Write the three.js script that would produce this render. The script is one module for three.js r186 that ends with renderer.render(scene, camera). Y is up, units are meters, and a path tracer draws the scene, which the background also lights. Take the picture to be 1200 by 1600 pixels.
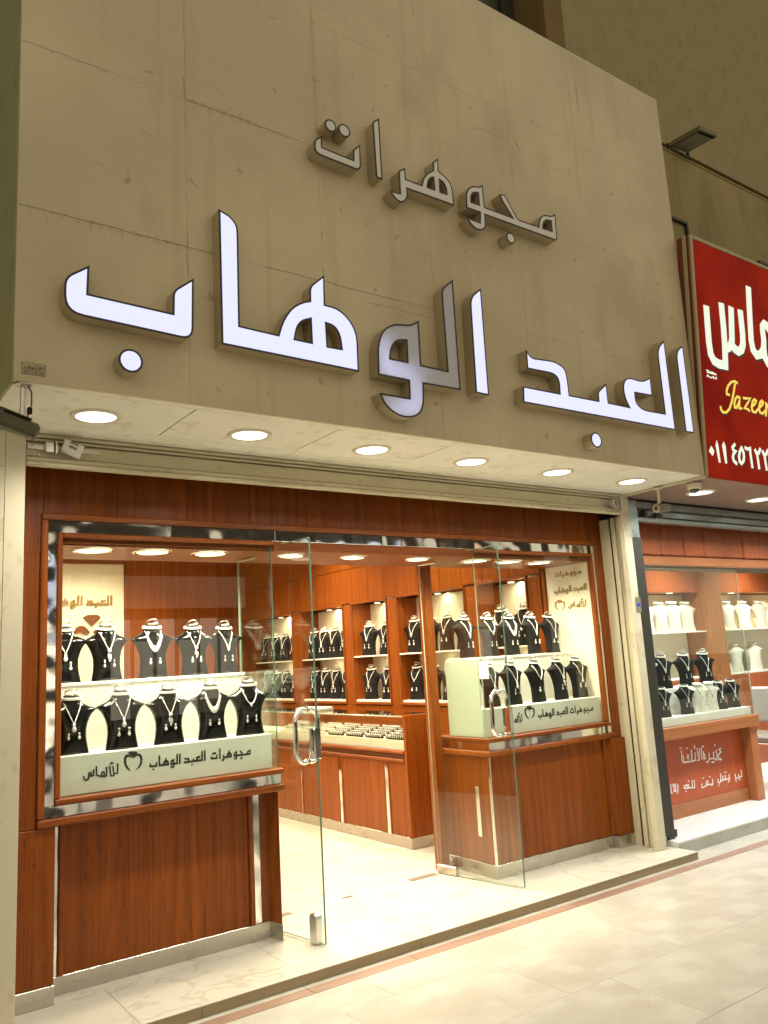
import * as THREE from 'three';
import { mergeGeometries, toCreasedNormals } from 'three/addons/utils/BufferGeometryUtils.js';
import { RectAreaLightUniformsLib } from 'three/addons/lights/RectAreaLightUniformsLib.js';

// ---------------------------------------------------------------- camera, sky, exposure
const scene = new THREE.Scene();
const camera = new THREE.PerspectiveCamera(64.05, 0.75, 0.05, 400);
camera.position.set(0, 1.5, 0);
camera.rotation.order = 'YXZ';
camera.rotation.set(0.17670, -0.62829, -0.05855);
scene.add(camera);

const renderer = new THREE.WebGLRenderer({ antialias: true });
renderer.toneMapping = THREE.LinearToneMapping;
renderer.toneMappingExposure = 1.14;
renderer.shadowMap.enabled = true;
RectAreaLightUniformsLib.init();

// night sky over a lit town: dim, warm towards the roofs
{
  const W = 64, H = 32, d = new Float32Array(W * H * 4);
  for (let j = 0; j < H; j++) for (let i = 0; i < W; i++) {
    const el = (j + 0.5) / H * Math.PI - Math.PI / 2, t = Math.max(0, Math.sin(el)), k = (j * W + i) * 4;
    const q = 1 - t; d[k] = 0.38 + 0.25 * q; d[k + 1] = 0.35 + 0.20 * q; d[k + 2] = 0.285 + 0.09 * q; d[k + 3] = 1;
  }
  const sky = new THREE.DataTexture(d, W, H, THREE.RGBAFormat, THREE.FloatType);
  sky.mapping = THREE.EquirectangularReflectionMapping; sky.magFilter = THREE.LinearFilter; sky.minFilter = THREE.LinearFilter;
  sky.wrapS = THREE.RepeatWrapping; sky.needsUpdate = true;
  scene.background = sky; scene.environment = sky; scene.environmentIntensity = 1;
}
const moon = new THREE.DirectionalLight(0xfff0d8, 0.05);
moon.position.set(-6, 9, 14); moon.target.position.set(3, 2, -4); moon.castShadow = true; moon.shadow.radius = 25;
moon.shadow.mapSize.set(2048, 2048); Object.assign(moon.shadow.camera, { left: -10, right: 10, top: 10, bottom: -10, near: 0.5, far: 60 });
scene.add(moon, moon.target);

// ---------------------------------------------------------------- helpers
let seed = 12345;
const rnd = () => { seed |= 0; seed = seed + 0x6D2B79F5 | 0; let t = Math.imul(seed ^ seed >>> 15, 1 | seed); t = t + Math.imul(t ^ t >>> 7, 61 | t) ^ t; return ((t ^ t >>> 14) >>> 0) / 4294967296; };
const rr = (a, b) => a + (b - a) * rnd();
const names = new Map();
const numbered = n => { const c = names.get(n) || 0; names.set(n, c + 1); return c ? n + '_' + String(c).padStart(3, '0') : n; };
function tag(o, label, category, group, kind) {
  if (label) o.userData.label = label; if (category) o.userData.category = category;
  if (group) o.userData.group = group; if (kind) o.userData.kind = kind; return o;
}
function thing(name, label, category, at = [0, 0, 0], group, kind) {
  const g = new THREE.Group(); g.name = numbered(name); g.position.set(...at); scene.add(g);
  return tag(g, label, category, group, kind);
}
function world0(o) { const v = new THREE.Vector3(); for (let p = o; p && p !== scene; p = p.parent) v.add(p.position); return v; }
// geometry in world coordinates, moved to the parent's origin
function part(parent, name, geo, mat, label) {
  const o = world0(parent); if (o.lengthSq() > 0) geo.translate(-o.x, -o.y, -o.z);
  return raw(parent, name, geo, mat, label);
}
function raw(parent, name, geo, mat, label) {
  const m = new THREE.Mesh(geo, mat); m.name = parent === scene ? numbered(name) : name;
  m.castShadow = m.receiveShadow = true; if (label) m.userData.label = label; parent.add(m); return m;
}
// uv in metres by the way each face points; grain is the axis that v follows
function metreUV(g, grain = 'y', off = [0, 0]) {
  if (g.index) g = g.toNonIndexed();
  const p = g.attributes.position, uv = new Float32Array(p.count * 2), a = new THREE.Vector3(), b = new THREE.Vector3(), c = new THREE.Vector3(), ax = { x: 0, y: 1, z: 2 }[grain];
  for (let i = 0; i < p.count; i += 3) {
    a.fromBufferAttribute(p, i); b.fromBufferAttribute(p, i + 1).sub(a); c.fromBufferAttribute(p, i + 2).sub(a); b.cross(c);
    const n = [Math.abs(b.x), Math.abs(b.y), Math.abs(b.z)], k = n[0] > n[1] && n[0] > n[2] ? 0 : n[1] > n[2] ? 1 : 2;
    const two = [0, 1, 2].filter(q => q !== k); let v = two.includes(ax) ? ax : two[1], u = two.find(q => q !== v);
    for (let j = 0; j < 3; j++) { const q = [p.getX(i + j), p.getY(i + j), p.getZ(i + j)]; uv[(i + j) * 2] = q[u] + off[0]; uv[(i + j) * 2 + 1] = q[v] + off[1]; }
  }
  g.setAttribute('uv', new THREE.BufferAttribute(uv, 2)); return g;
}
// box with chamfered edges, world coordinates
function box(x0, x1, y0, y1, z0, z1, ch = 0, grain = 'y', off) {
  off = off || [rnd() * 3, rnd() * 3];
  if (x0 > x1) [x0, x1] = [x1, x0]; if (y0 > y1) [y0, y1] = [y1, y0]; if (z0 > z1) [z0, z1] = [z1, z0];
  const w = x1 - x0, h = y1 - y0, d = z1 - z0; ch = Math.min(ch, w * 0.45, h * 0.45, d * 0.45);
  let g;
  if (ch <= 0) g = new THREE.BoxGeometry(w, h, d).toNonIndexed();
  else {
    const V = [], S = [w / 2, h / 2, d / 2], quad = (a, b, c, e) => { V.push(a, b, c, a, c, e); };
    const pt = (s, full) => [0, 1, 2].map(i => s[i] * (i === full ? S[i] : S[i] - ch));
    const out = (q, n) => { const [a, b, c] = q, ux = b.map((v, i) => v - a[i]), vx = c.map((v, i) => v - a[i]);
      const cr = [ux[1] * vx[2] - ux[2] * vx[1], ux[2] * vx[0] - ux[0] * vx[2], ux[0] * vx[1] - ux[1] * vx[0]]; return cr[0] * n[0] + cr[1] * n[1] + cr[2] * n[2] > 0 ? q : [...q].reverse(); };
    for (let k = 0; k < 3; k++) for (const s of [-1, 1]) {
      const [i, j] = [0, 1, 2].filter(q => q !== k), mk = (p, q) => { const r = [0, 0, 0]; r[k] = s; r[i] = p; r[j] = q; return pt(r, k); }, n = [0, 0, 0]; n[k] = s;
      quad(...out([mk(-1, -1), mk(1, -1), mk(1, 1), mk(-1, 1)], n));
    }
    for (let k = 0; k < 3; k++) { const [i, j] = [0, 1, 2].filter(q => q !== k);
      for (const p of [-1, 1]) for (const q of [-1, 1]) { const mk = (e, f) => { const r = [0, 0, 0]; r[k] = e; r[i] = p; r[j] = q; return pt(r, f); }, n = [0, 0, 0]; n[i] = p; n[j] = q;
        quad(...out([mk(-1, i), mk(1, i), mk(1, j), mk(-1, j)], n)); } }
    for (const a of [-1, 1]) for (const b of [-1, 1]) for (const c of [-1, 1]) { const s = [a, b, c]; V.push(...out([pt(s, 0), pt(s, 1), pt(s, 2)], s)); }
    g = new THREE.BufferGeometry(); g.setAttribute('position', new THREE.Float32BufferAttribute(V.flat(), 3)); g.computeVertexNormals();
  }
  g.translate((x0 + x1) / 2, (y0 + y1) / 2, (z0 + z1) / 2);
  return metreUV(g, grain, off);
}
const norm = g => { g = g.index ? g.toNonIndexed() : g; for (const k of Object.keys(g.attributes)) if (!['position', 'normal', 'uv'].includes(k)) g.deleteAttribute(k); return g; };
const merge = l => mergeGeometries(l.map(norm));
const cyl = (r0, r1, h, n = 24) => new THREE.CylinderGeometry(r0, r1, h, n);
const tube = (pts, r, n = 32, k = 8, closed = false) => new THREE.TubeGeometry(new THREE.CatmullRomCurve3(pts.map(p => new THREE.Vector3(...p)), closed, 'catmullrom', 0.3), n, r, k, closed);
function line(pts, r, k = 8) { const c = new THREE.CurvePath(); for (let i = 1; i < pts.length; i++) c.add(new THREE.LineCurve3(new THREE.Vector3(...pts[i - 1]), new THREE.Vector3(...pts[i]))); return new THREE.TubeGeometry(c, (pts.length - 1) * 2, r, k); }
// closed outline: vertices [x, y] or [x, y, cut] where the corner is rounded over the cut length
function outline(vs, k = 5) {
  const o = [], n = vs.length;
  vs.forEach((v, i) => {
    if (!v[2]) return o.push([v[0], v[1]]);
    const a = vs[(i + n - 1) % n], b = vs[(i + 1) % n], la = Math.hypot(a[0] - v[0], a[1] - v[1]), lb = Math.hypot(b[0] - v[0], b[1] - v[1]);
    const ta = Math.min(v[2], la * 0.5) / la, tb = Math.min(v[2], lb * 0.5) / lb, A = [v[0] + (a[0] - v[0]) * ta, v[1] + (a[1] - v[1]) * ta], B = [v[0] + (b[0] - v[0]) * tb, v[1] + (b[1] - v[1]) * tb];
    for (let j = 0; j <= k; j++) { const t = j / k, s = 1 - t; o.push([s * s * A[0] + 2 * s * t * v[0] + t * t * B[0], s * s * A[1] + 2 * s * t * v[1] + t * t * B[1]]); }
  });
  return o.filter((p, i) => { const q = o[(i + 1) % o.length]; return Math.hypot(p[0] - q[0], p[1] - q[1]) > 1e-4; });
}
const area = p => p.reduce((s, a, i) => { const b = p[(i + 1) % p.length]; return s + a[0] * b[1] - b[0] * a[1]; }, 0) / 2;
function inset(p, d) {          // moves every edge inwards by d
  const s = Math.sign(area(p)), n = p.length;
  return p.map((v, i) => {
    const a = p[(i + n - 1) % n], b = p[(i + 1) % n], u = [v[0] - a[0], v[1] - a[1]], w = [b[0] - v[0], b[1] - v[1]], lu = Math.hypot(...u), lw = Math.hypot(...w);
    const n1 = [-u[1] / lu * s, u[0] / lu * s], n2 = [-w[1] / lw * s, w[0] / lw * s], k = Math.max(0.35, 1 + n1[0] * n2[0] + n1[1] * n2[1]);
    return [v[0] + (n1[0] + n2[0]) / k * d, v[1] + (n1[1] + n2[1]) / k * d];
  });
}
function shapeOf(o, holes = []) { const s = new THREE.Shape(o.map(p => new THREE.Vector2(...p))); holes.forEach(h => s.holes.push(new THREE.Path(h.map(p => new THREE.Vector2(...p))))); return s; }
const extrude = (s, d, z, bevel = 0) => { const g = new THREE.ExtrudeGeometry(s, { depth: d, bevelEnabled: bevel > 0, bevelThickness: bevel, bevelSize: bevel, bevelOffset: -bevel, bevelSegments: 1, curveSegments: 20 }); g.translate(0, 0, z); return g; };
const disc = (x, y, r, n = 28) => Array.from({ length: n }, (_, i) => [x + r * Math.cos(i / n * 2 * Math.PI), y + r * Math.sin(i / n * 2 * Math.PI)]);
// flat brush strokes of a given width as thin raised ribbons in the xy plane
function ribbons(strokes, w, t = 0.002, z = 0) {
  return merge(strokes.map((s, si) => {
    const L = [], R = [], n = s.length;
    s.forEach((p, i) => {
      const a = s[Math.max(0, i - 1)], b = s[Math.min(n - 1, i + 1)]; let d1 = [p[0] - a[0], p[1] - a[1]], d2 = [b[0] - p[0], b[1] - p[1]];
      if (i === 0) d1 = d2; if (i === n - 1) d2 = d1;
      const l1 = Math.hypot(...d1) || 1, l2 = Math.hypot(...d2) || 1, n1 = [-d1[1] / l1, d1[0] / l1], n2 = [-d2[1] / l2, d2[0] / l2], k = Math.max(0.45, 1 + n1[0] * n2[0] + n1[1] * n2[1]);
      const m = [(n1[0] + n2[0]) / k * w / 2, (n1[1] + n2[1]) / k * w / 2], e = i === 0 ? -1 : i === n - 1 ? 1 : 0, ex = [d1[0] / l1 * e * w * 0.35, d1[1] / l1 * e * w * 0.35];
      L.push([p[0] + m[0] + ex[0], p[1] + m[1] + ex[1]]); R.push([p[0] - m[0] + ex[0], p[1] - m[1] + ex[1]]);
    });
    const V = [], zt = z + t + si * 0.00012, tri = (...q) => V.push(...q.flat());
    for (let i = 0; i < n - 1; i++) {
      const a = [...L[i], zt], b = [...R[i], zt], c = [...R[i + 1], zt], d = [...L[i + 1], zt], lo = q => [q[0], q[1], z];
      tri(a, b, c, a, c, d); tri(lo(a), a, d, lo(a), d, lo(d)); tri(b, lo(b), lo(c), b, lo(c), c);
      if (i === 0) tri(lo(a), lo(b), b, lo(a), b, a); if (i === n - 2) tri(d, c, lo(c), d, lo(c), lo(d));
    }
    const g = new THREE.BufferGeometry(); g.setAttribute('position', new THREE.Float32BufferAttribute(V, 3)); g.computeVertexNormals();
    g.setAttribute('uv', new THREE.Float32BufferAttribute(new Float32Array(V.length / 3 * 2), 2)); return g;
  }));
}
function spot(x, y, z, I, color, angle = 1.15, pen = 1, to, radius = 3) {
  const l = new THREE.SpotLight(color, I, 0, angle, pen, 2); l.position.set(x, y, z); l.target.position.set(...(to || [x, y - 1, z]));
  l.castShadow = true; l.shadow.radius = radius; scene.add(l, l.target); return l;
}
function panelLight(x, y, z, w, h, I, color, to) { const l = new THREE.RectAreaLight(color, I, w, h); l.position.set(x, y, z); l.lookAt(...to); scene.add(l); return l; }

// ---------------------------------------------------------------- noise and textures
function lattice(s) { const n = 256, a = new Float32Array(n * n); let q = s; for (let i = 0; i < n * n; i++) { q = (q * 1664525 + 1013904223) >>> 0; a[i] = q / 4294967296; } return a; }
const LAT = lattice(77);
function vn(x, y, px, py) {           // value noise that repeats after px, py cells
  const xi = Math.floor(x), yi = Math.floor(y), fx = x - xi, fy = y - yi, u = fx * fx * (3 - 2 * fx), v = fy * fy * (3 - 2 * fy);
  const m = (a, b) => ((a % b) + b) % b, x0 = m(xi, px), x1 = m(xi + 1, px), y0 = m(yi, py), y1 = m(yi + 1, py), g = (a, b) => LAT[(b * 131 + a * 17 + (a * b) % 7 * 29) & 65535];
  return (g(x0, y0) * (1 - u) + g(x1, y0) * u) * (1 - v) + (g(x0, y1) * (1 - u) + g(x1, y1) * u) * v;
}
function fbm(u, v, fx, fy, oct = 4) { let s = 0, a = 0.5, t = 0; for (let i = 0; i < oct; i++) { s += a * vn(u * fx + i * 7.3, v * fy + i * 3.1, fx, fy); t += a; fx *= 2; fy *= 2; a *= 0.5; } return s / t; }
const s8 = c => { c = Math.min(1, Math.max(0, c)); return Math.round(255 * (c <= 0.0031308 ? 12.92 * c : 1.055 * Math.pow(c, 1 / 2.4) - 0.055)); };
function texture(w, h, f, metres, color = true) {
  const d = new Uint8Array(w * h * 4);
  for (let j = 0; j < h; j++) for (let i = 0; i < w; i++) { const c = f(i / w, j / h), k = (j * w + i) * 4; if (color) { d[k] = s8(c[0]); d[k + 1] = s8(c[1]); d[k + 2] = s8(c[2]); } else d[k] = d[k + 1] = d[k + 2] = Math.min(255, Math.max(0, c * 255)); d[k + 3] = 255; }
  const t = new THREE.DataTexture(d, w, h); t.magFilter = t.minFilter = THREE.LinearFilter; t.wrapS = t.wrapT = THREE.RepeatWrapping;
  if (color) t.colorSpace = THREE.SRGBColorSpace; t.repeat.set(1 / metres[0], 1 / metres[1]); t.needsUpdate = true; return t;
}
const mix = (a, b, t) => a.map((v, i) => v + (b[i] - v) * t), sm = (a, b, x) => { x = Math.min(1, Math.max(0, (x - a) / (b - a))); return x * x * (3 - 2 * x); };
function woodTex(dark, light, metres) {
  return texture(1024, 1024, (u, v) => {
    const w = fbm(u, v, 6, 2, 3) * 1.3, ring = 0.5 + 0.5 * Math.sin((u * 26 + w * 9 + Math.sin(v * 6.283 + 6 * vn(u * 5, 0.5, 5, 2)) * 0.8) * 6.283 / 2.6);
    const g = fbm(u, v, 90, 3, 3), fine = vn(u * 420, v * 14, 420, 14), pore = vn(u * 300, v * 40, 300, 40);
    let t = 0.2 + 0.3 * ring * sm(0.35, 0.7, fbm(u + 0.3, v, 5, 1, 2)) + 0.5 * (g - 0.2) + 0.22 * (fine - 0.5); if (pore > 0.83) t -= 0.22;
    return mix(dark, light, Math.min(1, Math.max(0, t)));
  }, metres);
}
const T = {};
T.wood = woodTex([0.14, 0.030, 0.002], [0.44, 0.118, 0.009], [1.1, 2.2]);
T.wood2 = woodTex([0.20, 0.065, 0.02], [0.40, 0.15, 0.055], [0.9, 1.8]);
T.marble = texture(1024, 1024, (u, v) => {
  const a = fbm(u, v, 11, 9, 5), b = fbm(u + a * 0.35, v + a * 0.2, 7, 4, 5), vein = Math.max(1 - Math.min(1, Math.abs(b - 0.5) * 34), 0.8 * (1 - Math.min(1, Math.abs(fbm(u + b * 0.2, v + 0.7, 11, 9, 4) - 0.5) * 40))), st = sm(0.56, 0.72, fbm(u + 0.5, v + 0.2, 8, 7, 5)), fine = vn(u * 300, v * 300, 300, 300);
  let c = mix([0.42, 0.397, 0.345], [0.475, 0.455, 0.405], sm(0.3, 0.7, a)); c = mix(c, [0.30, 0.265, 0.205], 0.4 * vein * sm(0.45, 0.6, fbm(u, v + 0.4, 3, 3, 2))); c = mix(c, [0.36, 0.315, 0.235], 0.14 * st);
  return c.map(q => q * (0.96 + 0.08 * fine));
}, [1.7, 1.7]);
T.marble2 = texture(512, 512, (u, v) => {
  const a = fbm(u, v, 4, 4, 5), b = fbm(u + a * 0.3, v, 6, 5, 4), vein = 1 - Math.min(1, Math.abs(b - 0.5) * 25);
  return mix(mix([0.52, 0.485, 0.41], [0.61, 0.58, 0.51], a), [0.38, 0.335, 0.26], 0.5 * vein);
}, [1.3, 1.3]);
T.paint = texture(512, 512, (u, v) => { const a = fbm(u, v, 6, 6, 5), sp = sm(0.62, 0.8, fbm(u + 0.4, v, 14, 12, 5)); const k = 0.92 + 0.13 * a - 0.13 * sp; return [k, k * (1 - 0.03 * sp), k * (1 - 0.1 * sp)]; }, [0.9, 0.9]);
T.plaster = texture(1024, 1024, (u, v) => { const a = fbm(u, v, 5, 4, 6), drip = fbm(u, v, 40, 2, 3), st = sm(0.55, 0.75, fbm(u + 0.2, v + 0.6, 7, 3, 5)); const k = 0.72 + 0.4 * a - 0.22 * st - 0.12 * sm(0.5, 0.8, drip); return [k, k * 0.985, k * 0.94]; }, [3.2, 3.2]);
T.wave = texture(512, 512, (u, v) => fbm(u, v, 6, 6, 2), [1.2, 1.0], false);
T.grain = texture(512, 512, (u, v) => 0.6 * fbm(u, v, 12, 12, 4) + 0.4 * vn(u * 256, v * 256, 256, 256), [0.5, 0.5], false);
T.rough = texture(512, 512, (u, v) => 0.55 + 0.45 * fbm(u, v, 7, 7, 5), [1.1, 1.1], false);
T.brush = texture(512, 256, (u, v) => 0.5 + 0.5 * (fbm(u, v, 3, 90, 3) - 0.2), [1, 0.25], false);

function mat(name, c, rough = 0.6, o = {}) { const m = new THREE.MeshPhysicalMaterial({ color: new THREE.Color().setRGB(...c), roughness: rough, ...o }); m.name = name; return m; }
const emit = (name, c, k, base = [0.8, 0.8, 0.8]) => mat(name, base, 0.5, { emissive: new THREE.Color().setRGB(...c), emissiveIntensity: k });
const M = {
  wood: mat('cherry_veneer', [0.86, 0.83, 0.84], 0.4, { map: T.wood, specularIntensity: 0.55, bumpMap: T.grain, bumpScale: 0.0002 }),
  woodTrim: mat('cherry_trim', [0.86, 0.83, 0.84], 0.38, { map: T.wood, specularIntensity: 0.7 }),
  woodIn: mat('cherry_veneer_satin', [0.86, 0.83, 0.84], 0.38, { map: T.wood, specularIntensity: 0.55 }),
  woodNb: mat('light_cherry_veneer', [1.3, 1.3, 1.3], 0.4, { map: T.wood2 }),
  woodNbRed: mat('red_veneer', [1.25, 0.85, 0.7], 0.4, { map: T.wood2 }),
  mirror: mat('polished_steel_trim', [0.86, 0.85, 0.83], 0.07, { metalness: 1, bumpMap: T.wave, bumpScale: 0.012 }),
  steel: mat('dull_steel', [0.56, 0.53, 0.47], 0.36, { metalness: 1, roughnessMap: T.rough, bumpMap: T.grain, bumpScale: 0.0006 }),
  chrome: mat('chrome', [0.9, 0.89, 0.86], 0.06, { metalness: 1 }),
  satin: mat('satin_steel', [0.62, 0.60, 0.56], 0.28, { metalness: 1 }),
  cream: mat('cream_enamel', [0.66, 0.61, 0.45], 0.42, { map: T.paint, bumpMap: T.grain, bumpScale: 0.0004 }),
  creamDirty: mat('worn_cream_enamel', [0.60, 0.545, 0.37], 0.4, { map: T.paint, bumpMap: T.grain, bumpScale: 0.0006 }),
  soffit: mat('cream_soffit_paint', [0.86, 0.845, 0.74], 0.55, { map: T.paint }),
  marble: mat('cream_marble', [1, 1, 1], 0.24, { map: T.marble, roughnessMap: T.rough, bumpMap: T.grain, bumpScale: 0.0005 }),
  marbleB: mat('cream_marble_pale', [1.02, 1.02, 1.03], 0.24, { map: T.marble, roughnessMap: T.rough, bumpMap: T.grain, bumpScale: 0.0005 }),
  marbleC: mat('cream_marble_grey', [0.97, 0.97, 0.98], 0.27, { map: T.marble, roughnessMap: T.rough, bumpMap: T.grain, bumpScale: 0.0005 }),
  marbleIn: mat('polished_marble', [1, 1, 1], 0.2, { map: T.marble2, roughnessMap: T.rough }),
  riser: mat('brown_granite', [0.40, 0.325, 0.20], 0.5, { map: T.plaster }),
  pink: mat('pink_granite', [0.29, 0.18, 0.14], 0.4, { map: T.plaster }),
  joint: mat('dark_joint', [0.10, 0.08, 0.05], 0.9),
  black: mat('black_void', [0.012, 0.011, 0.010], 0.9),
  white: mat('white_board', [0.78, 0.76, 0.68], 0.5),
  whiteWarm: mat('ivory_laminate', [0.78, 0.73, 0.57], 0.5),
  shelf: mat('white_shelf', [0.80, 0.77, 0.68], 0.4),
  ink: mat('dark_print', [0.03, 0.024, 0.015], 0.5),
  gold: mat('gold_letters', [0.42, 0.28, 0.10], 0.35, { metalness: 0.6 }),
  brown: mat('brown_letters', [0.16, 0.055, 0.015], 0.4),
  gloss: mat('black_acrylic', [0.004, 0.004, 0.004], 0.05, { specularIntensity: 1 }),
  velvet: mat('black_velvet', [0.005, 0.0045, 0.0042], 0.8, { specularIntensity: 0.5 }),
  cream2: mat('cream_velvet', [0.70, 0.62, 0.45], 0.8),
  whiteVelvet: mat('white_velvet', [0.62, 0.58, 0.48], 0.8),
  diamond: mat('white_stones', [0.92, 0.9, 0.86], 0.16, { metalness: 0.55, bumpMap: T.grain, bumpScale: 0.002 }),
  glass: mat('clear_glass', [0.95, 0.98, 0.96], 0.0, { transmission: 1, thickness: 0, ior: 1.5 }),
  glassEdge: mat('green_glass_edge', [0.09, 0.19, 0.13], 0.12),
  glassEdgePale: mat('pale_glass_edge', [0.35, 0.42, 0.33], 0.15),
  letterSide: mat('bronze_letter_return', [0.43, 0.355, 0.22], 0.45, { metalness: 0.1 }),
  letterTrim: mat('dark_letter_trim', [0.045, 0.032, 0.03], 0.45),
  letterOff: mat('unlit_acrylic', [0.74, 0.72, 0.66], 0.35),
  letterOn: emit('lit_acrylic', [0.62, 0.65, 0.97], 1.0, [0.3, 0.3, 0.32]),
  diffuser: mat('opal_acrylic', [0.86, 0.87, 0.93], 0.95, { transmission: 0.5, thickness: 0 }),
  led: emit('led_board', [0.64, 0.67, 1.0], 5.5, [0.6, 0.6, 0.6]),
  lamp: emit('lamp_lens', [1, 0.95, 0.85], 2.4),
  lampWarm: emit('warm_lamp_lens', [1, 0.88, 0.62], 2.2),
  lampCool: emit('cool_lamp_lens', [0.95, 1, 0.98], 2.2),
  ring: mat('white_lamp_ring', [0.72, 0.66, 0.52], 0.4),
  upper: mat('brown_upper_render', [0.32, 0.26, 0.13], 0.9, { map: T.paint, bumpMap: T.grain, bumpScale: 0.002 }),
  ochre: mat('ochre_column_render', [0.20, 0.135, 0.04], 0.9, { map: T.plaster }),
  parapet: mat('yellowed_render', [0.36, 0.285, 0.13], 0.9, { map: T.plaster, bumpMap: T.grain, bumpScale: 0.002 }),
  side: mat('olive_side_panel', [0.36, 0.37, 0.19], 0.6, { map: T.paint }),  // one even olive tone for both canopy side panels
  galv: mat('galvanised_steel', [0.36, 0.42, 0.40], 0.4, { metalness: 0.8, roughnessMap: T.rough }),
  darkMetal: mat('dark_steel', [0.06, 0.058, 0.05], 0.45, { metalness: 0.6 }),
  grey: mat('grey_paint', [0.30, 0.30, 0.27], 0.5),
  olive: mat('olive_plastic', [0.085, 0.082, 0.032], 0.42),
  dome: mat('smoked_dome', [0.09, 0.08, 0.07], 0.08),
  brownSoffit: mat('brown_soffit_panel', [0.26, 0.165, 0.12], 0.35),
  redOff: mat('red_sign_side', [0.16, 0.03, 0.012], 0.4),
  signFrame: mat('sign_frame', [0.42, 0.34, 0.19], 0.45, { metalness: 0.3 }),
  blue: mat('blue_sticker', [0.01, 0.05, 0.55], 0.4),
  asphalt: mat('asphalt', [0.05, 0.048, 0.045], 0.9),
};

// ---------------------------------------------------------------- ground, pavement, step
{
  const g = tag(raw(scene, 'ground', new THREE.PlaneGeometry(160, 160).rotateX(-Math.PI / 2).translate(0, -0.03, 0), M.asphalt), 'dark ground under and beyond the shopping arcade', 'ground', null, 'structure');
  const pv = thing('pavement', 'cream marble tiled pavement in front of the shops', 'pavement', [0, 0, 0], null, 'structure');
  part(pv, 'bedding', box(-14, 22, -0.028, -0.007, -3.7, 5, 0), M.joint);
  part(pv, 'paving_beyond', box(-14, 22, -0.0069, -0.0005, -1.38, 5, 0, 'x', [0.3, 0.1]), M.marble);
  part(pv, 'paving_beyond', box(-14, -0.95, -0.0069, -0.0005, -3.58, -1.385, 0, 'x', [0.9, 0.4]), M.marble);
  part(pv, 'paving_beyond', box(11.05, 22, -0.0069, -0.0005, -3.58, -1.385, 0, 'x', [0.9, 0.4]), M.marble);
  const mats = [M.marble, M.marble, M.marbleB, M.marbleC];
  const rows = [-3.58, -3.305, -2.77, -2.235, -1.7, -1.38];
  for (let r = 0; r < 5; r++) { let x = -0.95 - (r % 2 ? 0.42 : 0.1) + rr(-0.1, 0.1);
    while (x < 11) { const w = 0.84, a = Math.max(x, -0.95), b = Math.min(x + w, 11.05); if (b - a > 0.02) part(pv, 'tile', box(a + 0.0006, b - 0.0006, -0.0069, rr(-0.0003, 0.0003), rows[r] + 0.0006, rows[r + 1] - 0.0006, 0.0006, 'x'), mats[Math.floor(rnd() * 4)]); x += w; } }
  for (let x = -0.95; x < 11; x += 0.6) { part(pv, 'pink_border_tile', box(x + 0.0012, x + 0.5988, -0.0069, 0.0004, -3.66, -3.582, 0.0008, 'x'), M.pink); part(pv, 'edge_tile', box(x + 0.0012, x + 0.5988, -0.0069, 0.0, -3.697, -3.662, 0.0008, 'x'), M.marbleB); }

  const st = thing('entrance_step', 'low marble step with a dark granite edge before the shop', 'step', [3, 0, -3.9], null, 'structure');
  part(st, 'core', box(-0.9, 5.215, -0.025, 0.044, -4.35, -3.712, 0), M.joint);
  for (let i = 0; i < 5; i++) part(st, 'edge_stone', box(-0.9 + i * 1.224, -0.9 + (i + 1) * 1.224 - 0.002, -0.02, 0.0455, -3.72, -3.7, 0.002, 'x'), M.riser);
  for (let i = 0; i < 7; i++) part(st, 'tread_tile', box(-0.3 + i * 0.79, Math.min(5.218, -0.3 + (i + 1) * 0.79 - 0.0018), 0.044, 0.05, -4.21, -3.698, 0.001, 'x'), M.marbleIn);
  const fl = thing('shop_floor', 'polished cream marble floor inside the jewellery shop', 'floor', [3, 0, -7], null, 'structure');
  part(fl, 'bedding', box(0.8, 5.16, -0.02, 0.043, -10.5, -4.213, 0), M.joint);
  for (let r = 0; r < 11; r++) for (let c = 0; c < 7; c++) { const x0 = 0.85 + c * 0.615 + (r % 2 ? 0.0 : 0), z0 = -4.213 - r * 0.57; part(fl, 'tile', box(x0, Math.min(5.15, x0 + 0.6135), 0.043, 0.05, z0 - 0.5682, z0, 0.0008, r % 2 ? 'x' : 'z'), M.marbleIn); }
}
function mini(name, label, cat, geo, m, group) { return tag(part(scene, name, geo, m), label, cat, group); }
mini('floor_hinge_plate', 'mauve floor hinge plate beneath the right glass door pivot', 'floor plate', box(3.40, 3.62, 0.05, 0.0525, -4.66, -4.6, 0.0006), mat('mauve_plate', [0.19, 0.14, 0.12], 0.4));
mini('floor_hinge_plate', 'mauve floor hinge plate behind the left glass door', 'floor plate', box(2.30, 2.49, 0.05, 0.0525, -4.63, -4.575, 0.0006), mat('mauve_plate_b', [0.18, 0.135, 0.11], 0.4));
mini('floor_latch_plate', 'small dull latch plate set in floor between the doors', 'floor plate', box(2.86, 2.95, 0.05, 0.052, -4.63, -4.605, 0.0005), M.steel);

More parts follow.
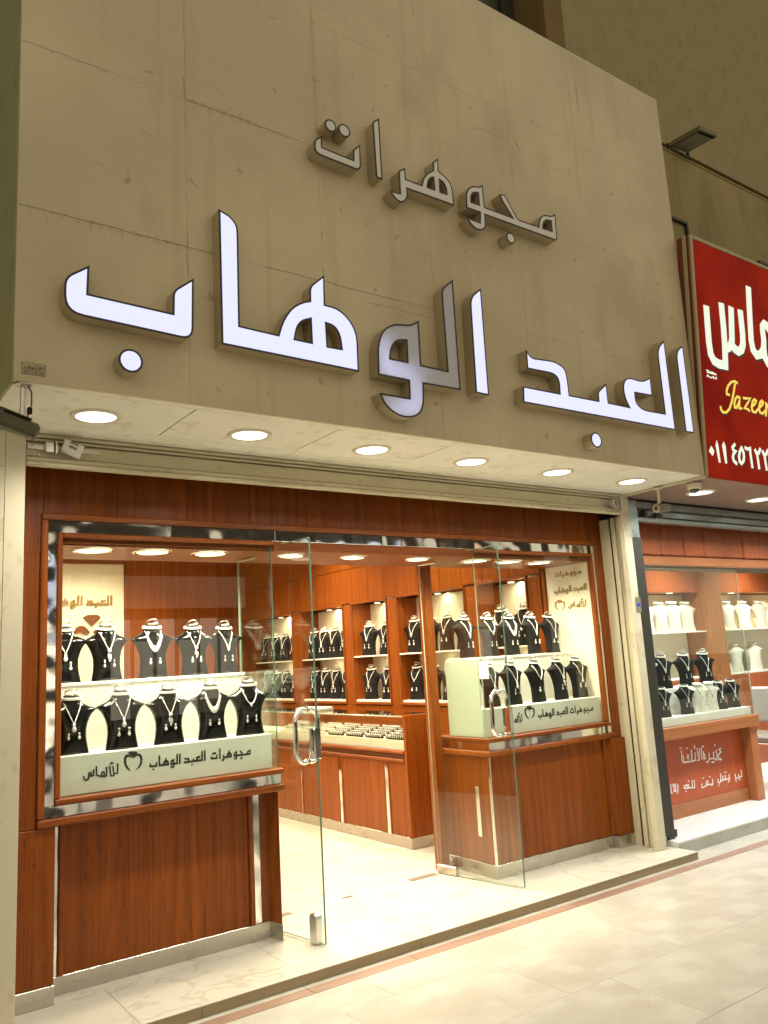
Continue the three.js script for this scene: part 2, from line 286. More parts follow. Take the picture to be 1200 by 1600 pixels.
// ---------------------------------------------------------------- canopy with the cladding
{
  const W = 2048, H = 1340, X0 = 0.62, X1 = 5.105, Y0 = 2.6, Y1 = 5.54, cv = document.createElement('canvas'); cv.width = W; cv.height = H; const g = cv.getContext('2d');
  const im = g.createImageData(W, H);
  for (let j = 0; j < H; j++) for (let i = 0; i < W; i++) {
    const u = i / W, v = j / H, a = fbm(u, v, 6, 4, 6), st = fbm(u + 0.31, v + 0.17, 9, 4, 5), sp = vn(u * 500, v * 330, 500, 330), dr = fbm(u, v, 60, 3, 3), big = fbm(u + .6, v + .1, 3, 2, 3);
    let c = mix([0.58, 0.48, 0.30], [0.68, 0.575, 0.37], sm(0.3, 0.7, a)); c = mix(c, [0.45, 0.355, 0.195], 0.45 * sm(0.56, 0.74, st)); c = mix(c, [0.72, 0.61, 0.41], 0.35 * sm(0.5, 0.75, big)); c = mix(c, [0.47, 0.365, 0.19], 0.25 * sm(0.58, 0.8, dr));
    const k = (j * W + i) * 4, f = 0.97 + 0.06 * sp; im.data[k] = s8(c[0] * f); im.data[k + 1] = s8(c[1] * f); im.data[k + 2] = s8(c[2] * f); im.data[k + 3] = 255;
  }
  g.putImageData(im, 0, 0);
  const px = x => (x - X0) / (X1 - X0) * W, py = y => (Y1 - y) / (Y1 - Y0) * H;
  g.lineCap = 'round';
  const dirt = (x0, x1, y, n, len, al) => { for (let i = 0; i < n; i++) { const t = rnd(), x = x0 + (x1 - x0) * t, l = len * rnd() * rnd(); g.strokeStyle = `rgba(72,52,22,${al * 0.62 * rnd() * (0.35 + 0.65 * vn(t * 9, 0.3, 9, 2))})`; g.lineWidth = rr(0.6, 5); g.beginPath(); g.moveTo(px(x), py(y + rr(-0.016, 0.004))); g.lineTo(px(x + rr(-0.02, 0.02)), py(y - l)); g.stroke(); } };
  for (const [x0, x1, y] of [[0.63, 1.46, 3.352], [1.72, 2.5, 3.352], [1.335, 1.92, 4.087], [0.63, 1.0, 4.087], [3.2, 3.44, 4.62], [2.3, 2.7, 3.3]]) { g.strokeStyle = 'rgba(60,42,16,0.4)'; g.lineWidth = 1.3; g.beginPath(); for (let q = 0; q <= 60; q++) { const x = x0 + (x1 - x0) * q / 60, yy = y + (fbm(q / 60, x0 * 0.1, 9, 2, 3) - 0.5) * 0.016; if (q && vn(q * 0.35 + x0 * 5, 0.7, 40, 2) > 0.22) g.lineTo(px(x), py(yy)); else g.moveTo(px(x), py(yy)); } g.stroke(); }
  dirt(0.66, 1.46, 3.352, 150, 0.06, 0.2); dirt(0.8, 1.32, 3.36, 90, 0.09, 0.16); dirt(1.33, 1.9, 4.09, 160, 0.045, 0.2); dirt(1.36, 1.7, 4.1, 110, 0.03, 0.2); dirt(0.63, 0.95, 4.09, 60, 0.035, 0.18); dirt(1.75, 2.4, 3.35, 40, 0.03, 0.14); dirt(0.62, 5.1, 3.352, 30, 0.015, 0.08); dirt(0.62, 5.1, 4.087, 30, 0.015, 0.08); dirt(3.3, 3.5, 4.6, 20, 0.08, 0.15);
  for (let i = 0; i < 130; i++) { const x = rr(0.65, 5.05), y = rr(2.7, 5.4), w = rr(2, 15); g.fillStyle = `rgba(66,48,20,${rr(0.04, 0.2)})`; g.beginPath(); g.ellipse(px(x), py(y), w, rr(1, 6), rr(0, 3), 0, 7); g.fill(); }
  for (const [x, n] of [[1.33, 22], [2.04, 10], [2.747, 8], [3.454, 12], [4.16, 4]]) for (let i = 0; i < n; i++) { const y = rr(2.65, 5.4); g.strokeStyle = `rgba(60,44,18,${rr(0.06, 0.25)})`; g.lineWidth = rr(1, 3.5); g.beginPath(); g.moveTo(px(x + rr(-.006, .006)), py(y)); g.lineTo(px(x + rr(-.006, .006)), py(y - rr(0.02, 0.12))); g.stroke(); }
  const tx = new THREE.CanvasTexture(cv); tx.colorSpace = THREE.SRGBColorSpace; tx.wrapS = tx.wrapT = THREE.ClampToEdgeWrapping;
  const clad = mat('beige_cladding', [1, 1, 1], 0.46, { map: tx, bumpMap: T.grain, bumpScale: 0.0008, clearcoat: 0.12, clearcoatRoughness: 0.35 });
  clad.bumpMap = null;
  const cp = thing('shop_canopy', 'deep beige clad canopy carrying the large arabic sign letters', 'canopy', [2.86, 2.62, -3.6]);
  const xs = [0.625, 1.332, 2.04, 2.747, 3.452, 4.158, 5.10], ys = [2.621, 3.352, 4.087, 4.82, 5.53];
  part(cp, 'core', box(0.635, 5.09, 2.66, 5.52, -4.2, -3.212, 0), mat('joint_filler', [0.42, 0.33, 0.18], 0.9));
  for (let i = 0; i < 6; i++) for (let j = 0; j < 4; j++) {
    const q = box(xs[i] + (i ? 0.0003 : 0), xs[i + 1] - 0.0003, ys[j] + (j ? 0.0003 : 0), ys[j + 1] - 0.0003, -3.214, -3.2 + rr(-0.0004, 0.0004), 0.0006), p = q.attributes.position, uv = q.attributes.uv;
    for (let k = 0; k < p.count; k++) uv.setXY(k, (p.getX(k) - X0) / (X1 - X0), (p.getY(k) - Y0) / (Y1 - Y0));
    part(cp, 'cladding_panel', q, clad);
  }
  part(cp, 'side_panel', box(0.621, 0.634, 2.621, 5.53, -4.2, -3.2145, 0.001), M.side, 'olive green side of canopy');
  part(cp, 'side_panel', box(5.091, 5.1, 2.621, 5.53, -4.2, -3.2145, 0.001), M.side);
  part(cp, 'top_cap', box(0.621, 5.1, 5.531, 5.545, -4.2, -3.2, 0.001), M.cream);
  part(cp, 'soffit_void', box(0.636, 5.09, 2.645, 2.655, -3.9, -3.216, 0), M.black);
  part(cp, 'soffit_strip', box(0.622, 5.099, 2.623, 2.64, -3.262, -3.2155, 0.001, 'x'), M.soffit);
  part(cp, 'soffit_strip', box(0.622, 5.099, 2.623, 2.64, -3.895, -3.727, 0.001, 'x'), M.soffit);
  const bx = [0.622, 1.385, 2.135, 2.87, 3.60, 4.35, 5.06];
  for (let i = 0; i < 6; i++) part(cp, 'soffit_panel', box(bx[i] + (i ? 0.003 : 0), bx[i + 1] - 0.003, 2.623, 2.638, -3.723, -3.2655, 0.001, 'x'), M.soffit);
  part(cp, 'soffit_strip', box(5.066, 5.099, 2.623, 2.638, -3.7235, -3.265, 0.001, 'z'), M.soffit);
  part(cp, 'edge_angle', box(5.092, 5.104, 2.605, 2.6205, -3.93, -3.2, 0.001, 'z'), M.cream);
}
function downlight(name, x, y, z, r, label, group, lens, ringMat, I, color, angle, to) {
  const t = thing(name, label, 'light', [x, y, z], group);
  const pr = [[r * 0.86, -0.004], [r * 0.9, -0.009], [r * 1.06, -0.008], [r * 1.12, -0.001], [r * 1.12, 0.0]].map(p => new THREE.Vector2(...p));
  raw(t, 'trim_ring', new THREE.LatheGeometry(pr, 40), ringMat); raw(t, 'lens', cyl(r * 0.88, r * 0.88, 0.004, 36).translate(0, -0.0035, 0), lens);
  spot(x, y - 0.018, z, I, color, angle, 1, to, r / 0.02 * 0.8); return t;
}
const ORD = ['first', 'second', 'third', 'fourth', 'fifth', 'sixth', 'seventh'];
[1.03, 1.775, 2.507, 3.226, 3.967, 4.725].forEach((x, i) => downlight('downlight', x, 2.623, -3.53, 0.098, `${ORD[i]} round downlight from the left under the canopy`, 'canopy downlights', M.lamp, M.ring, 5.0, 0xfff6e4, 1.36));

// ---------------------------------------------------------------- sign letters
const LT = {"ba":{"o":[[0.884,3.119],[0.88,2.996],[1.229,2.986],[1.232,3.09,0.026],[1.326,3.168],[1.319,2.882,0.055],[0.787,2.899,0.076],[0.788,3.047,0.036]]},"ha":{"o":[[1.451,3.532],[1.504,3.514],[1.542,3.48,0.035],[1.544,3.426],[1.539,2.992],[1.731,2.986],[1.756,3.06,0.042],[1.806,3.136,0.043],[1.864,3.176,0.029],[1.908,3.192],[1.91,3.266,0.03],[1.996,3.343],[1.993,3.19],[2.07,3.187,0.046],[2.139,3.138,0.054],[2.173,3.069,0.047],[2.17,2.879],[1.45,2.889]],"h":[[[1.907,3.097],[1.907,2.982],[1.82,2.983],[1.834,3.042,0.022],[1.863,3.079,0.022]],[[1.995,3.093],[2.04,3.088,0.03],[2.067,3.049,0.034],[2.074,2.981],[1.997,2.979]]]},"waw":{"o":[[2.567,3.226],[2.564,2.981],[2.74,2.978],[2.739,3.442,0.037],[2.827,3.516],[2.823,2.882],[2.572,2.88],[2.564,2.76,0.046],[2.531,2.705,0.038],[2.455,2.68,0.037],[2.384,2.686,0.044],[2.312,2.729,0.051],[2.288,2.79],[2.472,2.79],[2.475,2.88],[2.284,2.882],[2.29,3.022],[2.306,3.086,0.037],[2.342,3.14,0.037],[2.404,3.175,0.03],[2.512,3.19,0.031]],"h":[[[2.476,3.096],[2.473,2.983],[2.368,2.984],[2.376,3.031,0.022],[2.405,3.076,0.023],[2.438,3.09,0.011]]]},"alif":{"o":[[3.033,3.512],[3.027,2.882],[2.932,2.883],[2.944,3.44,0.052]]},"abd":{"o":[[3.353,3.204],[3.387,3.163,0.031],[3.581,3.176,0.039],[3.673,3.148,0.059],[3.684,3.07,0.039],[3.686,2.98],[3.948,2.981],[3.951,3.04,0.02],[4.04,3.106],[4.041,2.983],[4.243,2.981],[4.21,3.033,0.036],[4.201,3.111,0.057],[4.233,3.169,0.036],[4.287,3.184,0.022],[4.407,3.177,0.045],[4.5,3.218],[4.498,3.091],[4.318,3.086],[4.317,3.014,0.051],[4.39,2.983,0.037],[4.615,2.986],[4.614,3.44,0.063],[4.703,3.514],[4.706,2.883],[3.29,2.879],[3.299,2.977],[3.602,2.978],[3.606,3.068,0.045],[3.562,3.093,0.032],[3.347,3.089]]},"alif2":{"o":[[4.913,3.516],[4.917,2.887],[4.824,2.885],[4.827,3.459,0.057]]},"ta":{"o":[[2.021,4.101],[2.022,4.038],[2.206,4.03],[2.21,4.09],[2.255,4.134],[2.253,3.978,0.039],[1.971,3.988,0.047],[1.977,4.066,0.02]]},"alif3":{"o":[[2.39,4.336],[2.388,3.976],[2.347,3.976],[2.345,4.3,0.015]]},"rah":{"o":[[2.546,4.096],[2.546,4.03],[2.653,4.029],[2.667,4.074,0.019],[2.7,4.118,0.024],[2.743,4.147],[2.747,4.198],[2.787,4.235],[2.785,4.155],[2.842,4.131,0.024],[2.873,4.098,0.028],[2.881,4.048,0.024],[2.879,3.972],[2.551,3.973],[2.552,3.93,0.019],[2.535,3.897,0.019],[2.507,3.877,0.015],[2.475,3.881,0.018],[2.449,3.902,0.018],[2.434,3.928],[2.498,3.932],[2.499,4.065,0.015]],"h":[[[2.741,4.098],[2.742,4.03],[2.696,4.03],[2.705,4.066,0.012],[2.724,4.091,0.008]],[[2.788,4.1],[2.812,4.093,0.01],[2.827,4.069,0.012],[2.83,4.03],[2.786,4.029]]]},"wjm":{"o":[[3.116,4.175],[3.118,4.035],[3.338,4.033],[3.259,4.127],[3.25,4.156],[3.286,4.169,0.016],[3.307,4.147,0.016],[3.384,4.033,0.02],[3.561,4.036],[3.57,4.079,0.021],[3.594,4.117,0.017],[3.63,4.134,0.013],[3.687,4.142,0.017],[3.725,4.169],[3.719,3.982,0.022],[3.117,3.984],[3.114,3.909,0.019],[3.096,3.885,0.015],[3.055,3.87,0.019],[3.012,3.881,0.026],[2.982,3.906,0.019],[2.972,3.926],[3.068,3.925],[3.076,3.987],[2.972,3.986],[2.979,4.08,0.026],[3.0,4.119,0.019],[3.035,4.144,0.015],[3.085,4.153,0.015]],"h":[[[3.073,4.107],[3.073,4.037],[3.015,4.036],[3.02,4.079,0.015],[3.042,4.101,0.011]],[[3.678,4.104],[3.678,4.039],[3.6,4.036],[3.607,4.071,0.015],[3.639,4.099,0.013]]]},"dots":{"ba":[1.05,2.744,0.05],"bd":[3.889,2.725,0.048],"t1":[2.078,4.178,0.035],"t2":[2.161,4.18,0.037],"j":[3.31,3.891,0.036]}};
const SM = {"ll":[[[0.151,0.06],[0.149,0.016],[0.134,0.015],[0.131,0.006],[0.118,0.006],[0.114,0.016],[0.111,0.053]],[[0.127,0.05],[0.131,0.016]],[[0.114,0.064],[0.121,0.07],[0.125,0.064]],[[0.096,0.05],[0.095,0.01],[0.079,0.009],[0.071,0.014],[0.071,0.026],[0.077,0.031],[0.084,0.027],[0.083,0.01]],[[0.083,0.009],[0.062,0.013]],[[0.046,0.059],[0.047,0.02],[0.067,0.011]],[[0.033,0.045],[0.033,0.022],[0.025,0.017],[0.02,0.027],[0.019,0.037]],[[0.02,0.022],[0.011,0.016],[0.009,0.034]],[[0.01,0.018],[0.006,0.005],[-0.005,0.002],[-0.013,0.009],[-0.014,0.021]]],"gem":[[0.201,0.109],[0.212,0.113],[0.242,0.11],[0.251,0.103],[0.226,0.082]],"lc":[[0.224,0.079],[0.214,0.092],[0.201,0.101],[0.188,0.097],[0.181,0.084],[0.181,0.064],[0.188,0.043],[0.201,0.026],[0.219,0.016],[0.205,0.034],[0.195,0.052],[0.192,0.07],[0.194,0.083],[0.202,0.09],[0.213,0.087]],"rc":[[0.227,0.078],[0.236,0.091],[0.249,0.099],[0.263,0.097],[0.273,0.085],[0.276,0.067],[0.272,0.045],[0.26,0.028],[0.238,0.017],[0.252,0.031],[0.261,0.046],[0.265,0.064],[0.262,0.079],[0.255,0.088],[0.244,0.087]],"mas":[[[0.129,1.243],[0.13,1.108],[0.132,0.992],[0.144,0.908],[0.179,0.863],[0.241,0.849],[0.323,0.852],[0.333,0.986],[0.334,1.141],[0.326,1.305]],[[0.333,0.986],[0.376,0.994],[0.415,1.022],[0.434,1.068],[0.451,1.302]],[[0.429,1.032],[0.46,1.002],[0.508,0.99],[0.553,1.011],[0.579,1.059],[0.584,1.139],[0.575,1.303]],[[0.712,1.518],[0.702,1.292],[0.697,1.109],[0.713,1.039],[0.759,1.004],[0.82,1.021],[0.868,1.074],[0.878,1.142],[0.871,1.207],[0.874,1.252],[0.904,1.279],[0.939,1.272],[0.98,1.236]],[[0.869,1.082],[0.876,1.009],[0.916,0.965],[0.968,0.958]]],"jaz":[[[0.461,0.741],[0.429,0.749],[0.386,0.737],[0.34,0.702],[0.316,0.664],[0.315,0.636],[0.344,0.634]],[[0.43,0.726],[0.407,0.663],[0.374,0.589],[0.337,0.529],[0.292,0.496],[0.251,0.491],[0.227,0.508],[0.223,0.528]],[[0.481,0.632],[0.451,0.636],[0.425,0.617],[0.405,0.58],[0.405,0.549],[0.428,0.548],[0.456,0.58],[0.487,0.633],[0.469,0.582],[0.467,0.55],[0.495,0.552]],[[0.533,0.636],[0.58,0.639],[0.627,0.649],[0.574,0.596],[0.533,0.559],[0.57,0.56],[0.599,0.549]],[[0.641,0.587],[0.682,0.611],[0.702,0.638],[0.68,0.647],[0.653,0.628],[0.634,0.583],[0.642,0.549],[0.68,0.546],[0.721,0.577]],[[0.742,0.59],[0.784,0.617],[0.8,0.641],[0.783,0.651],[0.754,0.631],[0.735,0.586],[0.744,0.555],[0.781,0.549],[0.817,0.575]],[[0.839,0.639],[0.838,0.588],[0.825,0.54]],[[0.837,0.595],[0.863,0.628],[0.891,0.639]]],"num":[[[0.37,0.267],[0.34,0.243],[0.347,0.223],[0.377,0.218],[0.346,0.196],[0.335,0.168],[0.348,0.142],[0.376,0.128]],[[0.457,0.252],[0.429,0.218],[0.416,0.183],[0.42,0.149],[0.442,0.134],[0.471,0.154],[0.482,0.189],[0.478,0.223],[0.457,0.252]],[[0.509,0.257],[0.536,0.25],[0.57,0.259],[0.571,0.212],[0.584,0.119]],[[0.638,0.253],[0.651,0.233],[0.682,0.233],[0.708,0.267]],[[0.657,0.238],[0.668,0.179],[0.675,0.119]],[[0.741,0.253],[0.754,0.233],[0.786,0.233],[0.812,0.267]],[[0.761,0.237],[0.769,0.178],[0.779,0.118]]],"nump":[[[0.072,0.225],[0.104,0.192],[0.084,0.156],[0.043,0.186]],[[0.145,0.273],[0.159,0.238],[0.174,0.116],[0.156,0.114],[0.129,0.235]],[[0.231,0.273],[0.25,0.241],[0.254,0.117],[0.236,0.115],[0.21,0.242]]],"tiny":[[[0.079,0.778],[0.107,0.775],[0.111,0.766],[0.146,0.774],[0.168,0.768],[0.196,0.764]],[[0.083,0.763],[0.122,0.763],[0.196,0.762]],[[0.08,0.734],[0.092,0.743],[0.096,0.73]],[[0.113,0.734],[0.13,0.728],[0.159,0.742],[0.164,0.729]],[[0.175,0.732],[0.197,0.743],[0.192,0.729]]],"t1":[[[0.241,0.605],[0.241,0.571],[0.233,0.541],[0.247,0.513],[0.262,0.545],[0.253,0.562]],[[0.247,0.513],[0.328,0.508],[0.333,0.56],[0.324,0.565],[0.31,0.54],[0.333,0.533]],[[0.379,0.594],[0.368,0.506],[0.334,0.506]],[[0.424,0.57],[0.417,0.508],[0.375,0.508]],[[0.463,0.601],[0.464,0.546],[0.474,0.506],[0.495,0.593]],[[0.474,0.506],[0.449,0.505]],[[0.522,0.602],[0.507,0.509]],[[0.544,0.564],[0.538,0.506],[0.559,0.507],[0.559,0.539],[0.547,0.548]],[[0.623,0.544],[0.616,0.497],[0.587,0.473],[0.567,0.479]],[[0.616,0.497],[0.684,0.497],[0.687,0.545]],[[0.725,0.556],[0.737,0.515],[0.719,0.477],[0.689,0.489]],[[0.799,0.564],[0.769,0.56],[0.795,0.537],[0.751,0.513],[0.751,0.478],[0.786,0.477]],[[0.226,0.626],[0.241,0.628]],[[0.31,0.617],[0.327,0.618]],[[0.428,0.628],[0.429,0.604]],[[0.539,0.608],[0.554,0.609]],[[0.648,0.466],[0.677,0.466]],[[0.719,0.605],[0.722,0.593]],[[0.777,0.479],[0.78,0.47]]],"t2":[[[1.068,0.339],[1.062,0.299],[1.015,0.293],[1.019,0.321]],[[1.015,0.293],[0.968,0.295],[0.967,0.327]],[[0.968,0.295],[0.967,0.267]],[[1.019,0.276],[1.034,0.277]],[[1.059,0.348],[1.065,0.351]],[[0.875,0.339],[0.873,0.299],[0.85,0.278]],[[0.875,0.307],[0.812,0.303],[0.817,0.338]],[[0.812,0.303],[0.776,0.303],[0.78,0.335]],[[0.776,0.303],[0.742,0.301],[0.752,0.346]],[[0.742,0.301],[0.722,0.287],[0.701,0.293],[0.709,0.32]],[[0.818,0.362],[0.833,0.363]],[[0.744,0.355],[0.755,0.356]],[[0.702,0.272],[0.71,0.268]],[[0.626,0.331],[0.626,0.299],[0.605,0.28]],[[0.621,0.292],[0.555,0.294],[0.554,0.324],[0.533,0.323]],[[0.555,0.294],[0.527,0.293],[0.528,0.312]],[[0.527,0.293],[0.504,0.284],[0.463,0.282],[0.469,0.312]],[[0.492,0.355],[0.502,0.357]],[[0.589,0.355],[0.596,0.356]],[[0.37,0.356],[0.365,0.299]],[[0.339,0.356],[0.336,0.3],[0.364,0.296]],[[0.336,0.3],[0.286,0.304],[0.286,0.332]],[[0.286,0.304],[0.24,0.304],[0.239,0.331],[0.268,0.331],[0.266,0.304]],[[0.24,0.304],[0.221,0.31],[0.222,0.329]],[[0.286,0.357],[0.295,0.359]],[[0.235,0.283],[0.245,0.285]],[[0.141,0.351],[0.141,0.31],[0.122,0.282]],[[0.114,0.358],[0.109,0.299]],[[0.078,0.359],[0.096,0.301]],[[0.099,0.36],[0.08,0.303]],[[0.051,0.363],[0.044,0.297],[0.057,0.295]]]};
const ZB = -3.1995, DEP = 0.0745;
function letter(name, label, o, holes, mode, group) {
  const O = outline(o), Hs = (holes || []).map(h => outline(h)), bb = O.reduce((b, p) => [Math.min(b[0], p[0]), Math.min(b[1], p[1])], [9, 9]);
  const t = thing(name, label, 'sign letter', [bb[0], bb[1], ZB], group);
  const I = inset(O, 0.0085), IH = Hs.map(h => inset(h, -0.0085)), tr = inset(O, 0.0015), th = Hs.map(h => inset(h, -0.0015));
  if (mode === 'part') {
    part(t, 'return_wall', extrude(shapeOf(O, [inset(O, 0.004), ]), DEP - 0.004, ZB), M.letterSide);
    Hs.forEach(h => part(t, 'counter_wall', extrude(shapeOf(inset(h, -0.004), [h]), DEP - 0.004, ZB), M.letterSide));
    part(t, 'back_plate', extrude(shapeOf(inset(O, 0.0045), Hs.map(h => inset(h, -0.0045))), 0.002, ZB), mat('white_back_plate', [0.7, 0.7, 0.7], 0.6));
  } else part(t, 'return_wall', extrude(shapeOf(O, Hs), DEP - 0.004, ZB), M.letterSide);
  part(t, 'edge_trim', extrude(shapeOf(O, [I]), 0.004, ZB + DEP - 0.0039), M.letterTrim);
  IH.forEach((h, i) => part(t, 'edge_trim', extrude(shapeOf(h, [Hs[i]]), 0.004, ZB + DEP - 0.0039), M.letterTrim));
  part(t, 'face', extrude(shapeOf(inset(O, 0.0088), Hs.map(h => inset(h, -0.0088))), mode === 'part' ? 0.0018 : 0.0036, ZB + DEP - 0.0038), mode === 'on' ? M.letterOn : mode === 'part' ? M.diffuser : M.letterOff);
  return t;
}
letter('sign_letter', 'lit dish shaped letter at the far left of the large sign', LT.ba.o, null, 'on', 'large lit sign letters');
letter('sign_letter', 'lit letters with tall stem and arched loop in large sign', LT.ha.o, LT.ha.h, 'on', 'large lit sign letters');
const wawL = letter('sign_letter', 'half dark letters with round loop in middle of large sign', LT.waw.o, LT.waw.h, 'part', 'large lit sign letters');
part(wawL, 'led_strip', merge([box(2.33, 2.36, 2.95, 3.08, ZB + 0.003, ZB + 0.008), box(2.31, 2.5, 2.905, 2.935, ZB + 0.003, ZB + 0.008), box(2.36, 2.53, 2.72, 2.75, ZB + 0.003, ZB + 0.008), box(2.5, 2.53, 2.76, 2.90, ZB + 0.003, ZB + 0.008)]), M.led);
letter('sign_letter', 'lit single upright stroke in middle of large sign', LT.alif.o, null, 'on', 'large lit sign letters');
letter('sign_letter', 'lit connected letters with long base at right of large sign', LT.abd.o, null, 'on', 'large lit sign letters');
letter('sign_letter', 'lit single upright stroke at right edge of large sign', LT.alif2.o, null, 'on', 'large lit sign letters');
letter('sign_letter_dot', 'lit round dot below the far left letter', disc(...LT.dots.ba), null, 'on', 'large lit sign letters');
letter('sign_letter_dot', 'lit round dot below the right connected letters', disc(...LT.dots.bd), null, 'on', 'large lit sign letters');
letter('sign_letter', 'unlit dish shaped letter at left of small upper word', LT.ta.o, null, 'off', 'small unlit sign letters');
letter('sign_letter', 'unlit single upright stroke in the small upper word', LT.alif3.o, null, 'off', 'small unlit sign letters');
letter('sign_letter', 'unlit looped letters in middle of the small upper word', LT.rah.o, LT.rah.h, 'off', 'small unlit sign letters');
letter('sign_letter', 'unlit connected letters at right of the small upper word', LT.wjm.o, LT.wjm.h, 'off', 'small unlit sign letters');
letter('sign_letter_dot', 'left unlit dot over the dish letter of upper word', disc(...LT.dots.t1), null, 'off', 'small unlit sign letters');
letter('sign_letter_dot', 'right unlit dot over the dish letter of upper word', disc(...LT.dots.t2), null, 'off', 'small unlit sign letters');
letter('sign_letter_dot', 'unlit dot below the right letters of upper word', disc(...LT.dots.j), null, 'off', 'small unlit sign letters');
// the same lettering as flat print: shapes of the two words in their own unit square
const WORD = {
  jewels: [[LT.ta.o], [LT.alif3.o], [LT.rah.o, LT.rah.h], [LT.wjm.o, LT.wjm.h], [disc(...LT.dots.t1, 12)], [disc(...LT.dots.t2, 12)], [disc(...LT.dots.j, 12)]],
  name: [[LT.ba.o], [LT.ha.o, LT.ha.h], [LT.waw.o, LT.waw.h], [LT.alif.o], [LT.abd.o], [LT.alif2.o], [disc(...LT.dots.ba, 12)], [disc(...LT.dots.bd, 12)]],
};
// word geometry scaled to run from x0 to x1 with its base line at y and its stems h high (xy plane, z up)
function word(key, x0, x1, y, h, t = 0.002, fat = 0) {
  const w = key === 'jewels' ? [1.971, 3.725, 3.978, 0.358] : [0.787, 4.917, 2.882, 0.632], sx = (x1 - x0) / (w[1] - w[0]), sy = h / w[3];
  const f = p => [x0 + (p[0] - w[0]) * sx, y + (p[1] - w[2]) * sy];
  return merge(WORD[key].map(([o, hs]) => { let O = outline(o, 3).map(f), Hs = (hs || []).map(q => outline(q, 3).map(f)); if (fat) { O = inset(O, -fat); Hs = Hs.map(q => inset(q, fat * 0.6)); } return extrude(shapeOf(O, Hs), t, 0); }));
}
function fitTo(g, x0, x1, y0, y1) { g.computeBoundingBox(); const b = g.boundingBox, sx = (x1 - x0) / (b.max.x - b.min.x), sy = (y1 - y0) / (b.max.y - b.min.y); return g.translate(-b.min.x, -b.min.y, 0).scale(sx, sy, 1).translate(x0, y0, 0); }
const LOGO = o => [SM.gem, SM.lc, SM.rc].map(p => extrude(shapeOf(p.map(q => [q[0] + o[0], q[1] + o[1]])), 0.002, 0));

// small maker's plate on the canopy corner
{
  const c = document.createElement('canvas'); c.width = 352; c.height = 184; const g = c.getContext('2d'); g.fillStyle = '#b5a680'; g.fillRect(0, 0, 352, 184); g.strokeStyle = '#2c261c'; g.lineWidth = 5; g.strokeRect(6, 6, 340, 172); g.beginPath(); g.moveTo(6, 112); g.lineTo(346, 112); g.stroke();
  g.fillStyle = '#1d1812'; g.font = 'bold 52px sans-serif'; g.textAlign = 'center'; g.fillText('055 77 89 240', 176, 164, 300);
  g.lineWidth = 11; g.lineCap = 'round'; const S = p => { g.beginPath(); p.forEach((q, i) => i ? g.lineTo(...q) : g.moveTo(...q)); g.stroke(); }; const A = (x, y, r, a, b) => { g.beginPath(); g.arc(x, y, r, a, b); g.stroke(); };
  S([[318, 34], [318, 92]]); A(286, 60, 14, 1.2, 5.2); S([[292, 74], [262, 90], [236, 90]]); A(244, 62, 16, 4.2, 8.2); S([[212, 50], [212, 90], [176, 90], [176, 62]]); S([[150, 62], [146, 90], [176, 90]]); A(112, 68, 15, 0, 6.3); S([[126, 74], [118, 100], [92, 104]]); A(62, 70, 26, 0.1, 3.1); S([[62, 58], [63, 58]]); S([[206, 30], [208, 30]]); S([[180, 44], [190, 44]]); S([[150, 102], [160, 102]]);
  const tx = new THREE.CanvasTexture(c); tx.colorSpace = THREE.SRGBColorSpace;
  const gm = new THREE.BoxGeometry(0.088, 0.046, 0.002).translate(0.698, 2.6745, -3.1983);
  mini('makers_plate', "small framed sign maker's plate with phone number on canopy corner", 'plate', gm, mat('makers_plate_print', [1, 1, 1], 0.5, { map: tx }));
}

